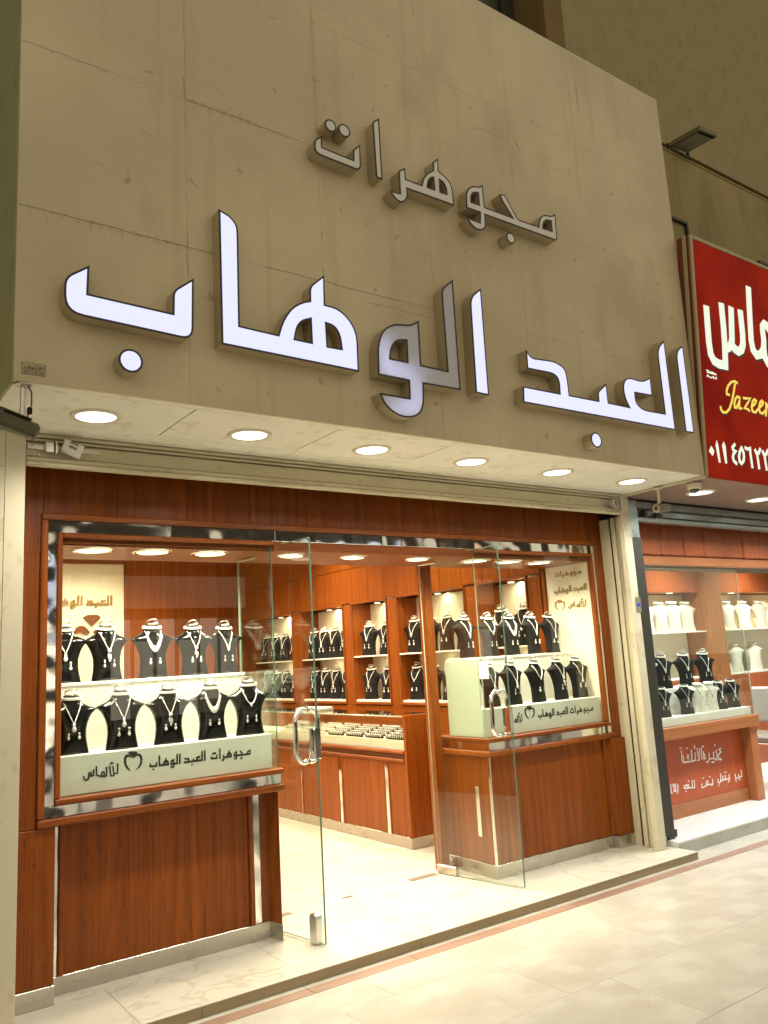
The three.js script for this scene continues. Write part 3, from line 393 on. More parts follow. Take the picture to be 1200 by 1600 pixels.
// ---------------------------------------------------------------- building above and beside
{
  const b = thing('upper_building', 'dark brown upper storey wall set back above the shop canopies', 'building', [7, 6.6, -4.7]);
  part(b, 'wall', box(-6, 5.95, 5.2, 11, -5.2, -5.0, 0, 'y'), M.upper);
  part(b, 'wall', box(5.9, 18, 6.83, 11, -4.85, -4.62, 0.004, 'y'), M.upper);
  part(b, 'column', box(5.63, 5.9, 5.3, 11, -5.0, -4.6, 0.006, 'y'), M.ochre, 'ochre rendered column beside the dark window');
  part(b, 'roof_slab', box(-6, 18, 5.2, 5.3, -9, -4.2, 0), M.upper);
  part(b, 'slot_back', box(5.96, 18, 5.3, 7.4, -5.3, -5.21, 0), M.black);
  const wx0 = 3.9, wx1 = 5.78, wy0 = 7.0, wy1 = 9.2, z = -4.99;
  const w = part(b, 'window', merge([box(wx0, wx1, wy0, wy0 + 0.06, z - 0.02, z + 0.05), box(wx0, wx1, wy1 - 0.06, wy1, z - 0.02, z + 0.05), ...[0, 0.2, 0.4, 0.6, 0.8, 0.97].map(t => box(wx0 + (wx1 - wx0) * t, wx0 + (wx1 - wx0) * t + 0.05, wy0 + 0.062, wy1 - 0.062, z - 0.02, z + 0.05))]), M.darkMetal);
  part(w, 'pane', box(wx0 + 0.05, wx1 - 0.02, wy0 + 0.062, wy1 - 0.062, z - 0.003, z + 0.003), mat('dusty_dark_glass', [0.05, 0.045, 0.03], 0.25));
  const p = thing('parapet_wall', 'stained yellow rendered wall above the neighbouring red sign', 'wall', [8, 2.7, -3.7]);
  part(p, 'wall', box(5.106, 14, 2.7, 5.59, -3.85, -3.6, 0.004), M.parapet);
  part(p, 'coping', box(5.106, 14, 5.592, 5.612, -3.87, -3.595, 0.003, 'x'), M.parapet);
  const br = thing('sign_bracket', 'dark angle iron bracket on wall above red sign', 'bracket', [5.5, 4.7, -3.59]);
  part(br, 'rail', box(5.2, 5.92, 4.93, 4.955, -3.595, -3.57, 0.002), M.darkMetal); part(br, 'arm', box(5.9, 5.925, 4.45, 4.93, -3.595, -3.57, 0.002), M.darkMetal); part(br, 'arm', box(5.55, 5.57, 4.45, 4.93, -3.595, -3.57, 0.002), M.darkMetal);
  const br2 = thing('sign_bracket', 'dark angle iron bracket further right above red sign', 'bracket', [7, 4.7, -3.59]);
  part(br2, 'rail', box(7.0, 7.8, 4.86, 4.885, -3.595, -3.57, 0.002), M.darkMetal); part(br2, 'arm', box(7.0, 7.025, 4.4, 4.86, -3.595, -3.57, 0.002), M.darkMetal);
  // floodlight and a broken fitting on the parapet
  const f = thing('floodlight', 'flat grey floodlight facing down over edge of stained wall', 'floodlight', [5.98, 5.613, -3.62]); f.rotation.y = -0.1; f.scale.setScalar(0.78);
  raw(f, 'housing', box(-0.14, 0.14, -0.03, 0.03, -0.2, 0.2, 0.008).rotateX(0.12).translate(0, 0.07, 0.22), mat('weathered_housing', [0.17, 0.145, 0.08], 0.5));
  raw(f, 'glass', box(-0.12, 0.12, -0.036, -0.0305, -0.17, 0.15, 0.001).rotateX(0.12).translate(0, 0.07, 0.22), mat('floodlight_glass', [0.30, 0.31, 0.22], 0.2));
  raw(f, 'label_strip', box(-0.12, 0.12, -0.037, -0.0305, 0.155, 0.185, 0.001).rotateX(0.12).translate(0, 0.07, 0.22), M.black);
  raw(f, 'bracket', merge([box(-0.17, -0.15, 0, 0.1, 0.0, 0.03), box(0.15, 0.17, 0, 0.1, 0.0, 0.03), box(-0.17, 0.17, -0.0, 0.012, -0.03, 0.035)]), M.darkMetal);
  const k = thing('wall_fitting', 'broken dark lamp fitting at the top of stained wall', 'fitting', [7.55, 5.5, -3.59]);
  raw(k, 'arm', tube([[0, 0.02, 0], [-0.05, 0.06, 0.08], [-0.02, 0.03, 0.16]], 0.018, 12), M.darkMetal); raw(k, 'cup', cyl(0.05, 0.07, 0.14, 16).rotateX(1.1).rotateZ(0.5).translate(0.05, -0.0, 0.2), M.grey);

  const pl = thing('pillar', 'cream panelled pillar at the left edge of the shopfront', 'pillar', [0.4, 0, -4.0]);
  part(pl, 'core', box(-0.55, 0.81, 0, 2.622, -4.6, -3.91, 0), M.joint);
  for (const [x0, x1, y0, y1] of [[0.737, 0.822, 0.05, 2.622], [-0.02, 0.735, 2.456, 2.622], [-0.02, 0.735, 0.9, 2.454], [-0.02, 0.735, 0.05, 0.898], [-0.55, -0.022, 0.05, 2.622]]) part(pl, 'panel', box(x0, x1, y0, y1, -3.912, -3.9, 0.0012), M.cream);
  part(pl, 'side_panel', box(0.8105, 0.822, 0.05, 2.622, -4.19, -3.913, 0.001), M.cream);
  const nb = thing('neighbour_wall', 'plain rendered wall left of the cream pillar', 'wall', [-4, 0, -4]);
  part(nb, 'wall', box(-12, -0.552, 0, 5.2, -4.3, -4.0, 0.005), M.parapet);
  part(nb, 'wall', box(-0.552, 0.62, 2.624, 5.2, -4.3, -4.1, 0.005), M.parapet);
}
// roller shutter housing and guides of the jewellery shop
{
  const s = thing('roller_shutter', 'cream roller shutter drawn up under the canopy', 'shutter', [2.9, 2.47, -3.95]);
  part(s, 'cover_strip', box(0.823, 5.05, 2.604, 2.6215, -3.93, -3.895, 0.004, 'x'), M.creamDirty);
  part(s, 'cover_strip', box(0.823, 5.05, 2.588, 2.6, -3.935, -3.905, 0.004, 'x'), M.creamDirty);
  part(s, 'groove', box(0.823, 5.05, 2.49, 2.62, -4.0, -3.94, 0, 'x'), M.joint);
  part(s, 'slat', box(0.823, 5.05, 2.512, 2.584, -3.938, -3.918, 0.006, 'x'), M.creamDirty);
  part(s, 'bottom_bar', box(0.823, 5.05, 2.488, 2.510, -3.938, -3.9, 0.004, 'x'), M.creamDirty);
  part(s, 'bottom_bar_lip', box(0.823, 5.05, 2.468, 2.4865, -3.935, -3.892, 0.005, 'x'), M.creamDirty);
  part(s, 'lock_rail', box(0.83, 1.16, 2.548, 2.572, -3.9175, -3.908, 0.002, 'x'), M.satin);
  part(s, 'lock_hasp', merge([box(0.905, 0.945, 2.535, 2.585, -3.908, -3.885, 0.004), box(0.948, 0.958, 2.53, 2.59, -3.908, -3.88, 0.002)]), M.satin);
  for (const [x, y] of [[0.85, 2.565], [0.875, 2.52], [0.93, 2.518], [1.7, 2.512], [2.75, 2.512], [3.9, 2.512]]) part(s, 'rivet', new THREE.SphereGeometry(0.006, 10, 8).translate(x, y, -3.899), M.satin);
  part(s, 'lock_bracket', merge([box(4.86, 5.0, 2.53, 2.575, -3.9175, -3.908, 0.002), box(4.93, 4.955, 2.515, 2.565, -3.908, -3.885, 0.003)]), M.satin);
  const pad = thing('padlock', 'white shutter padlock hanging at left end of shutter', 'padlock', [1.02, 2.555, -3.872]); pad.rotation.z = -0.34;
  raw(pad, 'body', extrude(shapeOf([[-0.045, -0.03], [0.045, -0.03], [0.045, 0.03], [0.018, 0.03], [0.018, -0.004], [-0.018, -0.004], [-0.018, 0.03], [-0.045, 0.03]]), 0.026, -0.013, 0.002), mat('white_enamel', [0.8, 0.78, 0.72], 0.3));
  raw(pad, 'shackle_pin', cyl(0.006, 0.006, 0.06, 12).rotateZ(Math.PI / 2).translate(0.008, 0.017, 0), M.chrome);
  const pad2 = thing('padlock', 'grey shutter padlock at the right end of shutter', 'padlock', [4.95, 2.54, -3.87]);
  raw(pad2, 'body', extrude(shapeOf([[-0.03, -0.035], [0.03, -0.035], [0.03, 0.03], [0.012, 0.03], [0.012, 0], [-0.012, 0], [-0.012, 0.03], [-0.03, 0.03]]), 0.024, -0.012, 0.002), M.satin); raw(pad2, 'shackle_pin', cyl(0.005, 0.005, 0.045, 12).rotateZ(Math.PI / 2).translate(0, 0.02, 0), M.chrome);
  const gd = thing('shutter_guide', 'dirty cream shutter guide rails right of the display window', 'guide rail', [5.12, 0.05, -4.05]);
  part(gd, 'rail', box(5.125, 5.16, 0.05, 2.47, -4.185, -4.095, 0.004), M.creamDirty); part(gd, 'rail', box(5.115, 5.16, 0.05, 2.47, -4.07, -4.03, 0.004), M.creamDirty); part(gd, 'rail', box(5.11, 5.16, 0.05, 2.47, -4.015, -3.97, 0.004), M.creamDirty); part(gd, 'groove', box(5.135, 5.158, 0.05, 2.47, -4.095, -3.965, 0), M.black);
  const po = thing('shutter_post', 'white square steel post between the two shops', 'post', [5.1, 0.05, -3.92]);
  part(po, 'post', box(5.062, 5.15, 0.05, 2.622, -3.95, -3.9, 0.004), M.cream);
  part(po, 'foot', box(5.055, 5.157, 0.05, 0.06, -3.955, -3.893, 0.001), M.creamDirty);
  const sk = thing('post_sticker', 'small steel plate with blue sticker on white post', 'sticker', [5.14, 1.78, -3.898]);
  part(sk, 'plate', box(5.1, 5.16, 1.73, 1.84, -3.8995, -3.896, 0.001), M.satin); part(sk, 'mark', box(5.11, 5.15, 1.775, 1.795, -3.896, -3.8945, 0.0005), M.blue);
}
// ---------------------------------------------------------------- timber shopfront
const ZW = -4.19;
{
  const h = thing('wood_header', 'reddish veneer header boards above the display windows and door', 'header', [2.9, 2.3, -4.2]);
  part(h, 'backing', box(0.825, 5.16, 2.16, 2.62, -4.75, -4.215, 0, 'x'), M.woodIn);
  const xs = [0.825, 0.973, 1.335, 1.721, 2.093, 2.473, 2.84, 3.205, 3.573, 3.942, 4.321, 4.731, 5.0, 5.155];
  for (let i = 0; i + 1 < xs.length; i++) part(h, 'board', box(xs[i] + 0.0008, xs[i + 1] - 0.0008, i === 0 || i === 12 ? 2.1 : 2.303, 2.62, -4.214, ZW - 0.006 + rr(-0.0006, 0.0006), 0.0012), M.wood);
  part(h, 'outer_moulding', box(0.96, 5.075, 2.27, 2.302, -4.214, ZW + 0.014, 0.006, 'x'), M.woodTrim);
  for (const [a, b] of [[0.995, 1.62], [1.62, 2.25], [2.25, 3.02], [3.02, 3.8], [3.8, 5.045]]) part(h, 'mirror_strip', box(a + 0.0006, b - 0.0006, 2.207, 2.269, -4.214, ZW - 0.002, 0.002, 'x'), M.mirror);
  part(h, 'soffit_board', box(0.83, 5.155, 2.152, 2.159, -4.75, -4.235, 0.001, 'x'), M.woodIn);
  part(h, 'soffit_edge', box(2.24, 3.79, 2.152, 2.206, -4.234, ZW - 0.004, 0.003, 'x'), M.woodTrim);
}
function tierLabel(i, tier, where) { return `${ORD[i]} bust from the left on ${tier} of ${where}`; }
// left display window with its cabinet
{
  const t = thing('display_window', 'left display window in a red wood and mirror frame', 'display window', [1.55, 0.05, -4.45]);
  part(t, 'pilaster', box(0.825, 1.045, 0.135, 0.815, -4.3, ZW, 0.003), M.wood); part(t, 'pilaster', box(0.825, 0.958, 0.816, 2.1, -4.3, ZW - 0.004, 0.003), M.wood);
  part(t, 'skirting', box(0.823, 1.047, 0.05, 0.134, -4.3, ZW + 0.004, 0.002, 'x'), M.steel);
  part(t, 'mirror_strip', box(1.047, 1.085, 0.135, 0.815, -4.32, -4.294, 0.002), M.mirror);
  part(t, 'wood_strip', box(1.086, 1.112, 0.135, 0.815, -4.32, -4.275, 0.004), M.woodTrim);
  part(t, 'lower_panel', box(1.113, 2.075, 0.135, 0.815, -4.33, -4.292, 0.002), M.wood);
  part(t, 'wood_strip', box(2.076, 2.103, 0.135, 0.815, -4.32, -4.275, 0.004), M.woodTrim);
  part(t, 'mirror_strip', box(2.104, 2.148, 0.135, 0.815, -4.32, -4.294, 0.002), M.mirror);
  part(t, 'skirting', box(1.048, 2.19, 0.05, 0.134, -4.33, -4.288, 0.002, 'x'), M.steel);
  const pr = (y0, y1, d) => metreUV(new THREE.ExtrudeGeometry(shapeOf([[2.149 - d, 4.33], [2.149 - d, 4.30], [2.192, 4.292 - d], [2.213 + d, 4.188 - d], [2.213 + d, 4.33]].map(p => [p[0], p[1]])), { depth: y1 - y0, bevelEnabled: false }).rotateX(-Math.PI / 2).scale(1, 1, 1).translate(0, y0, 0));
  part(t, 'corner_post', pr(0.135, 0.815, 0), M.woodTrim); part(t, 'skirting', pr(0.05, 0.134, 0.002), M.steel);
  part(t, 'cabinet_body', box(0.83, 2.21, 0.05, 0.9, -4.75, -4.331, 0.003), M.wood);
  // frame
  part(t, 'outer_moulding', box(0.96, 0.993, 0.856, 2.269, -4.23, ZW + 0.014, 0.006), M.woodTrim);
  part(t, 'outer_moulding', box(0.96, 2.252, 0.817, 0.854, -4.74, ZW + 0.016, 0.006, 'x'), M.woodTrim);
  part(t, 'mirror_strip', box(0.994, 1.038, 0.91, 2.206, -4.23, ZW - 0.002, 0.002), M.mirror);
  part(t, 'mirror_strip', box(0.995, 2.238, 0.856, 0.908, -4.73, ZW - 0.001, 0.002, 'x'), M.mirror);
  part(t, 'inner_moulding', box(1.039, 1.064, 0.938, 2.206, -4.23, ZW + 0.008, 0.005), M.woodTrim);
  part(t, 'inner_moulding', box(1.039, 2.25, 0.91, 0.937, -4.74, ZW + 0.012, 0.005, 'x'), M.woodTrim);
  part(t, 'inner_moulding', box(1.065, 2.235, 2.182, 2.2055, -4.23, ZW + 0.01, 0.005, 'x'), M.woodTrim);
  part(t, 'glass_pane', box(1.064, 2.222, 0.938, 2.181, -4.206, -4.199, 0), M.glass);
  part(t, 'side_glass', box(2.215, 2.222, 0.938, 2.15, -4.62, -4.207, 0), M.glass);
  part(t, 'glass_edge', box(2.2225, 2.227, 0.938, 2.18, -4.207, -4.198, 0.001), M.glassEdge);
  part(t, 'glass_edge', box(2.214, 2.2225, 0.938, 2.15, -4.628, -4.621, 0.001), M.glassEdgePale);
  // inside: print board, steps
  const bd = part(t, 'print_board', box(1.066, 2.21, 0.94, 1.122, -4.252, -4.238, 0.001), mat('pale_green_board', [0.72, 0.745, 0.64], 0.35));
  const z = -4.2378;
  const W1 = word('jewels', 1.845, 2.078, 1.0235, 0.053, 0.0015, 0.0012), W2 = word('name', 1.512, 1.815, 1.0225, 0.053, 0.0015, 0.0012);
  part(bd, 'lettering', merge([W1, W2]).translate(0, 0, z), M.ink); part(bd, 'lettering', ribbons(SM.ll.map(s => s.map(p => [p[0] + 1.2, p[1] + 1.0])), 0.0078, 0.0012, z), M.ink); part(bd, 'logo', merge(LOGO([1.2, 1.0])).translate(0, 0, z), M.ink);
  part(t, 'lower_tier', box(1.066, 2.212, 1.108, 1.1235, -4.5, -4.2525, 0.002, 'x'), M.shelf);
  part(t, 'riser', box(1.04, 2.18, 1.124, 1.45, -4.515, -4.5, 0.002), M.white);
  part(t, 'upper_tier', box(1.0, 2.185, 1.4505, 1.468, -4.78, -4.496, 0.002, 'x'), M.shelf);
  part(t, 'tier_body', box(1.0, 2.18, 0.95, 1.45, -4.77, -4.5155, 0.002), M.white);
}
// right display window with its cabinet
{
  const t = thing('display_window', 'right display window in a red wood and mirror frame', 'display window', [4.4, 0.05, -4.45]);
  part(t, 'lower_panel', box(3.80, 4.93, 0.135, 0.815, -4.74, -4.212, 0.002), M.wood);
  part(t, 'corner_strip', box(3.793, 3.806, 0.135, 0.815, -4.222, -4.204, 0.002), M.chrome);
  part(t, 'mirror_strip', box(3.79, 3.7995, 0.3, 0.62, -4.36, -4.325, 0.001), M.mirror);
  part(t, 'skirting', box(3.795, 4.945, 0.05, 0.134, -4.74, -4.206, 0.002, 'x'), M.steel);
  part(t, 'wood_strip', box(4.931, 4.95, 0.135, 0.815, -4.23, -4.19, 0.003), M.woodTrim);
  part(t, 'mirror_strip', box(4.951, 4.985, 0.135, 0.815, -4.23, -4.2, 0.002), M.mirror);
  part(t, 'pilaster', box(4.986, 5.155, 0.135, 0.816, -4.25, -4.152, 0.003), M.wood); part(t, 'pilaster', box(5.076, 5.155, 0.817, 2.1, -4.25, -4.184, 0.003), M.wood);
  part(t, 'skirting', box(4.946, 5.158, 0.05, 0.134, -4.25, -4.147, 0.002, 'x'), M.steel);
  part(t, 'outer_moulding', box(3.775, 5.075, 0.817, 0.854, -4.7, ZW + 0.016, 0.006, 'x'), M.woodTrim);
  part(t, 'mirror_strip', box(3.79, 5.045, 0.856, 0.908, -4.7, ZW - 0.001, 0.002, 'x'), M.mirror);
  part(t, 'inner_moulding', box(3.777, 5.02, 0.91, 0.937, -4.7, ZW + 0.012, 0.005, 'x'), M.woodTrim);
  part(t, 'inner_moulding', box(4.988, 5.012, 0.938, 2.206, -4.23, ZW + 0.008, 0.005), M.woodTrim);
  part(t, 'inner_moulding', box(3.785, 4.987, 2.182, 2.2055, -4.23, ZW + 0.01, 0.005, 'x'), M.woodTrim);
  part(t, 'inner_moulding', box(3.785, 3.81, 2.182, 2.2055, -4.62, -4.231, 0.005, 'z'), M.woodTrim);
  part(t, 'mirror_strip', box(5.013, 5.044, 0.91, 2.206, -4.23, ZW - 0.002, 0.002), M.mirror);
  part(t, 'outer_moulding', box(5.045, 5.075, 0.856, 2.269, -4.23, ZW + 0.012, 0.006), M.woodTrim);
  part(t, 'glass_pane', box(3.79, 4.987, 0.938, 2.181, -4.206, -4.199, 0), M.glass);
  part(t, 'side_glass', box(3.786, 3.793, 0.938, 2.181, -4.61, -4.207, 0), M.glass);
  part(t, 'glass_edge', box(3.783, 3.7895, 0.938, 2.18, -4.2065, -4.198, 0.001), M.glassEdgePale);
  part(t, 'hinge_post', box(3.69, 3.76, 0.05, 2.151, -4.72, -4.64, 0.003), M.woodTrim);
  const bd = part(t, 'print_board', box(3.795, 4.986, 0.94, 1.122, -4.252, -4.238, 0.001), mat('pale_green_board_b', [0.72, 0.745, 0.64], 0.35)), z = -4.2378;
  part(t, 'side_board', box(3.8, 3.81, 0.94, 1.455, -4.6, -4.253, 0.001), mat('pale_green_board_c', [0.72, 0.745, 0.64], 0.35));
  part(bd, 'lettering', merge([word('jewels', 4.652, 4.905, 1.027, 0.05, 0.0015, 0.0012), word('name', 4.318, 4.628, 1.026, 0.052, 0.0015, 0.0012)]).translate(0, 0, z), M.ink);
  part(bd, 'lettering', fitTo(ribbons(SM.ll, 0.0078, 0.0012, 0), 4.022, 4.165, 1.002, 1.08).translate(0, 0, z), M.ink); part(bd, 'logo', fitTo(merge(LOGO([0, 0])), 4.19, 4.29, 1.024, 1.114).translate(0, 0, z), M.ink);
  part(t, 'lower_tier', box(3.812, 4.986, 1.108, 1.1235, -4.5, -4.2525, 0.002, 'x'), M.shelf);
  part(t, 'riser', box(3.812, 4.99, 1.124, 1.45, -4.515, -4.5, 0.002), M.white);
  part(t, 'upper_tier', box(3.90, 4.992, 1.4505, 1.468, -4.7, -4.496, 0.002, 'x'), M.shelf);
  const sp = part(t, 'side_panel', box(5.0, 5.012, 0.94, 2.15, -4.68, -4.232, 0.001), M.whiteWarm);
  part(t, 'side_panel_frame', box(4.985, 5.012, 0.94, 2.15, -4.72, -4.682, 0.003), M.woodTrim);
  const onSide = g => g.rotateY(-Math.PI / 2).translate(4.9995, 0, 0);   // x of the print runs towards the front
  const gs = [word('jewels', -4.575, -4.30, 2.067, 0.045, 0.006, 0.001), word('name', -4.60, -4.262, 1.937, 0.05, 0.006, 0.001), fitTo(ribbons(SM.ll, 0.006, 0.006, 0), -4.467, -4.281, 1.8, 1.872), fitTo(merge(LOGO([0, 0])), -4.608, -4.498, 1.795, 1.883)];
  part(sp, 'gold_lettering', onSide(merge(gs.map(g => g.clone()))).scale(1, 1, 1), M.gold);
}
// round lamps in the header soffit
[1.26, 1.58, 1.92].forEach((x, i) => downlight('window_downlight', x, 2.1515, -4.36, 0.098, `${ORD[i]} round lamp from the left over left display window`, 'display window lamps', M.lampWarm, M.chrome, 4.8, 0xfff0d0, 1.3));
[2.45, 2.9, 3.43].forEach((x, i) => downlight('door_downlight', x, 2.1515, -4.36, 0.08, `${ORD[i]} round lamp from the left over the glass doors`, 'door lamps', M.lampWarm, M.chrome, 4.8, 0xfff0d0, 1.3));
[3.95, 4.27, 4.6].forEach((x, i) => downlight('window_downlight', x, 2.1515, -4.36, 0.098, `${ORD[i]} round lamp from the left over right display window`, 'display window lamps', M.lampWarm, M.chrome, 4.8, 0xfff0d0, 1.3));
// glass doors
function door(label, hx, hz, ex, ez, flip) {
  const L = Math.hypot(ex - hx, ez - hz), t = thing('glass_door', label, 'door', [hx, 0.05, hz], 'glass door leaves'); t.rotation.y = Math.atan2(-(ez - hz), ex - hx);   // local x runs from hinge to free edge
  raw(t, 'pane', new THREE.BoxGeometry(L, 2.13, 0.009).translate(L / 2, 0.012 + 1.065, 0), M.glass);
  raw(t, 'free_edge', box(L, L + 0.004, 0.012, 2.142, -0.0055, 0.0055, 0.001), M.glassEdge); raw(t, 'hinge_edge', box(-0.003, 0, 0.012, 2.142, -0.005, 0.005, 0.001), M.glassEdgePale);
  raw(t, 'bottom_edge', box(0, L, 0.008, 0.012, -0.005, 0.005, 0.001), M.glassEdgePale); raw(t, 'top_edge', box(0, L, 2.142, 2.146, -0.005, 0.005, 0.001), M.glassEdgePale);
  raw(t, 'hinge_fitting', box(-0.002, 0.16, 2.09, 2.148, -0.016, 0.016, 0.003), M.satin); raw(t, 'hinge_fitting', box(-0.002, 0.17, 0.004, 0.06, -0.016, 0.016, 0.003), M.satin);
  const lk = outline([[L - 0.105, 0.006], [L - 0.045, 0.006], [L - 0.045, 0.155, 0.03], [L - 0.105, 0.155, 0.03]]);
  if (!flip) raw(t, 'floor_lock', extrude(shapeOf(lk), 0.036, -0.018, 0.003), M.satin);
  const a = L - 0.085, y = 1.06, pts = s => [[a, y + 0.135, 0.004 * s], [a, y + 0.14, 0.03 * s], [a, y + 0.125, 0.058 * s], [a, y + 0.09, 0.078 * s], [a, y, 0.078 * s], [a, y - 0.09, 0.078 * s], [a, y - 0.125, 0.058 * s], [a, y - 0.14, 0.03 * s], [a, y - 0.135, 0.004 * s]];
  for (const s of [-1, 1]) { const hnd = raw(t, 'pull_handle', tube(pts(s), 0.0135, 48, 14), M.chrome); for (const d of [-1, 1]) raw(hnd, 'mount', cyl(0.016, 0.016, 0.006, 16).rotateX(Math.PI / 2).translate(a, y + 0.136 * d, 0.0075 * s), M.chrome); }
  raw(t, 'lock_case', box(L - 0.05, L + 0.006, y - 0.12, y + 0.04, -0.022, 0.022, 0.003), M.chrome);
  return t;
}
door('left glass door swung open beside the left display window', 2.225, -4.63, 2.331, -3.943, false);
door('right glass door swung open beside the right display window', 3.65, -4.634, 3.755, -3.925, true);
mini('paper_note', 'pale blue paper note taped on the right glass door', 'note', box(-0.0, 0.11, 0, 0.115, 0, 0.0006).rotateY(Math.PI / 2 - 0.147).translate(3.70, 1.33, -4.04), mat('note_paper', [0.72, 0.78, 0.76], 0.7));

// ---------------------------------------------------------------- shop interior
const XR = 5.0, NICHES = [[-5.50, -4.92], [-6.75, -5.72], [-7.59, -6.95], [-8.72, -7.79], [-9.95, -8.95]];   // z ranges, from the door inwards
{
  const c = thing('shop_ceiling', 'cream ceiling inside the jewellery shop', 'ceiling', [3, 3.05, -7.5], null, 'structure');
  part(c, 'slab', box(0.7, 5.4, 3.05, 3.15, -10.5, -4.2, 0), M.soffit);
  const lw = thing('shop_side_wall', 'left inner wall of the jewellery shop in red veneer', 'wall', [0.8, 0, -7.5], null, 'structure');
  part(lw, 'wall', box(0.7, 0.82, 0, 3.05, -10.5, -4.76, 0), M.woodIn);
  const bw = thing('shop_back_wall', 'back wall of the shop in red veneer with ivory panel', 'wall', [3, 0, -10.4], null, 'structure');
  part(bw, 'wall', box(0.8, 5.3, 0.04, 3.05, -10.5, -10.4, 0), M.woodIn);
  for (let i = 0; i < 5; i++) part(bw, 'veneer_panel', box(3.43 + i * 0.31, 3.43 + (i + 1) * 0.31 - 0.003, 0.9, 2.98, -10.4, -10.375, 0.002), M.woodIn);
  const pn = part(bw, 'ivory_panel', box(2.2, 3.385, 0.9, 2.87, -10.4, -10.37, 0.003), M.whiteWarm);
  part(bw, 'panel_frame', box(2.15, 3.43, 2.872, 2.94, -10.4, -10.35, 0.004, 'x'), M.woodTrim); part(bw, 'panel_frame', box(3.388, 3.425, 0.9, 2.871, -10.4, -10.35, 0.004), M.woodTrim); part(bw, 'corner_trim', box(4.9, 4.985, 0.05, 2.98, -10.4, -10.33, 0.004), M.woodTrim);
  part(pn, 'gold_lettering', word('name', 2.44, 3.23, 2.36, 0.12, 0.02, 0.002).translate(0, 0, -10.369), M.gold);
  part(pn, 'logo', merge([extrude(shapeOf([[2.88, 2.21], [2.93, 2.235], [3.05, 2.235], [3.09, 2.205], [2.985, 2.10]]), 0.02, 0), extrude(shapeOf(outline([[2.965, 2.02], [2.9, 2.10, 0.04], [2.83, 2.11, 0.04], [2.76, 2.05, 0.04], [2.76, 2.0], [2.84, 2.03, 0.03], [2.92, 2.0, 0.02]])), 0.02, 0), extrude(shapeOf(outline([[3.0, 2.02], [3.06, 2.10, 0.04], [3.13, 2.11, 0.04], [3.21, 2.05, 0.04], [3.21, 2.0], [3.12, 2.03, 0.03], [3.05, 2.0, 0.02]])), 0.02, 0)]).translate(0, 0, -10.369), M.brown);
  // right wall with niches
  const w = thing('niche_wall', 'red veneer wall with lit necklace niches inside the shop', 'wall', [5.0, 0, -7.4], null, 'structure');
  part(w, 'wall_core', box(5.26, 5.29, 0.04, 3.05, -10.4, -4.72, 0), M.woodIn);
  part(w, 'base_panel', box(XR, 5.26, 0.05, 1.02, -10.38, -4.75, 0.002, 'z'), M.woodIn);
  const edges = [-4.75, ...NICHES.flatMap(n => [n[1], n[0]]), -10.38];
  for (let i = 0; i < edges.length; i += 2) part(w, 'pier', box(XR, 5.26, 1.021, 2.10, edges[i + 1] + 0.0005, edges[i] - 0.0005, 0.002), M.woodIn);
  let z = -4.75, k = 0; const cuts = [-4.75, -5.1, -5.45, -5.735, -6.05, -6.4, -6.72, -6.97, -7.27, -7.57, -7.81, -8.1, -8.4, -8.7, -9.0, -9.5, -9.95, -10.38];
  for (let i = 0; i + 1 < cuts.length; i++) { part(w, 'upper_panel', box(XR, 5.26, 2.121, 2.50, cuts[i + 1] + 0.0018, cuts[i] - 0.0018, 0.004), M.woodIn); part(w, 'upper_panel', box(XR, 5.26, 2.504, 3.04, cuts[i + 1] + 0.0018, cuts[i] - 0.0018, 0.004), M.woodIn); }
  NICHES.forEach(([a, b], i) => {
    const n = part(w, 'niche', box(5.245, 5.258, 1.06, 2.10, a, b, 0.001), M.whiteWarm);
    part(n, 'trim', merge([box(XR - 0.012, XR + 0.02, 2.1005, 2.1205, a - 0.02, b + 0.02, 0.003, 'z'), box(XR - 0.012, XR + 0.02, 1.03, 1.055, a - 0.02, b + 0.02, 0.003, 'z'), box(XR - 0.012, XR - 0.0005, 1.0555, 2.1, a - 0.02, a - 0.001, 0.003), box(XR - 0.012, XR - 0.0005, 1.0555, 2.1, b + 0.001, b + 0.02, 0.003)]), M.woodTrim);
    part(n, 'bottom_board', box(XR + 0.001, 5.244, 1.057, 1.078, a + 0.002, b - 0.002, 0.002, 'z'), M.shelf);
    part(n, 'shelf', box(XR - 0.006, 5.244, 1.525, 1.54, a + 0.002, b - 0.002, 0.002, 'z'), M.shelf);
    part(n, 'lamp_lens', cyl(0.03, 0.03, 0.008, 16).translate(5.12, 2.094, (a + b) / 2), M.lampWarm);
    panelLight(5.10, 2.088, (a + b) / 2, 0.05, (b - a) * 0.8, 44, 0xffebc0, [5.16, 1.2, (a + b) / 2]);
    panelLight(5.10, 1.515, (a + b) / 2, 0.03, (b - a) * 0.8, 24, 0xffebc0, [5.16, 1.0, (a + b) / 2]);
  });
  [[2.4, -5.4], [3.4, -5.4], [2.4, -6.9], [3.7, -6.9], [4.35, -5.9], [4.35, -7.7], [2.6, -8.6], [3.7, -8.9], [2.9, -9.6]].forEach(([x, zz], i) => downlight('ceiling_downlight', x, 3.05, zz, 0.08, `ceiling lamp inside the shop, number ${i + 1} counted from the door`.replace(/number (\d)/, (_, d) => ['nearest left', 'nearest right', 'second row left', 'second row middle', 'nearest over the counter', 'second over the counter', 'third row left', 'third row right', 'before the back panel'][d - 1]).replace(', ', ', ').replace(' counted from the door', ' from the door'), 'shop ceiling lamps', M.lampWarm, M.ring, 21, 0xffecc8, 1.3));
}
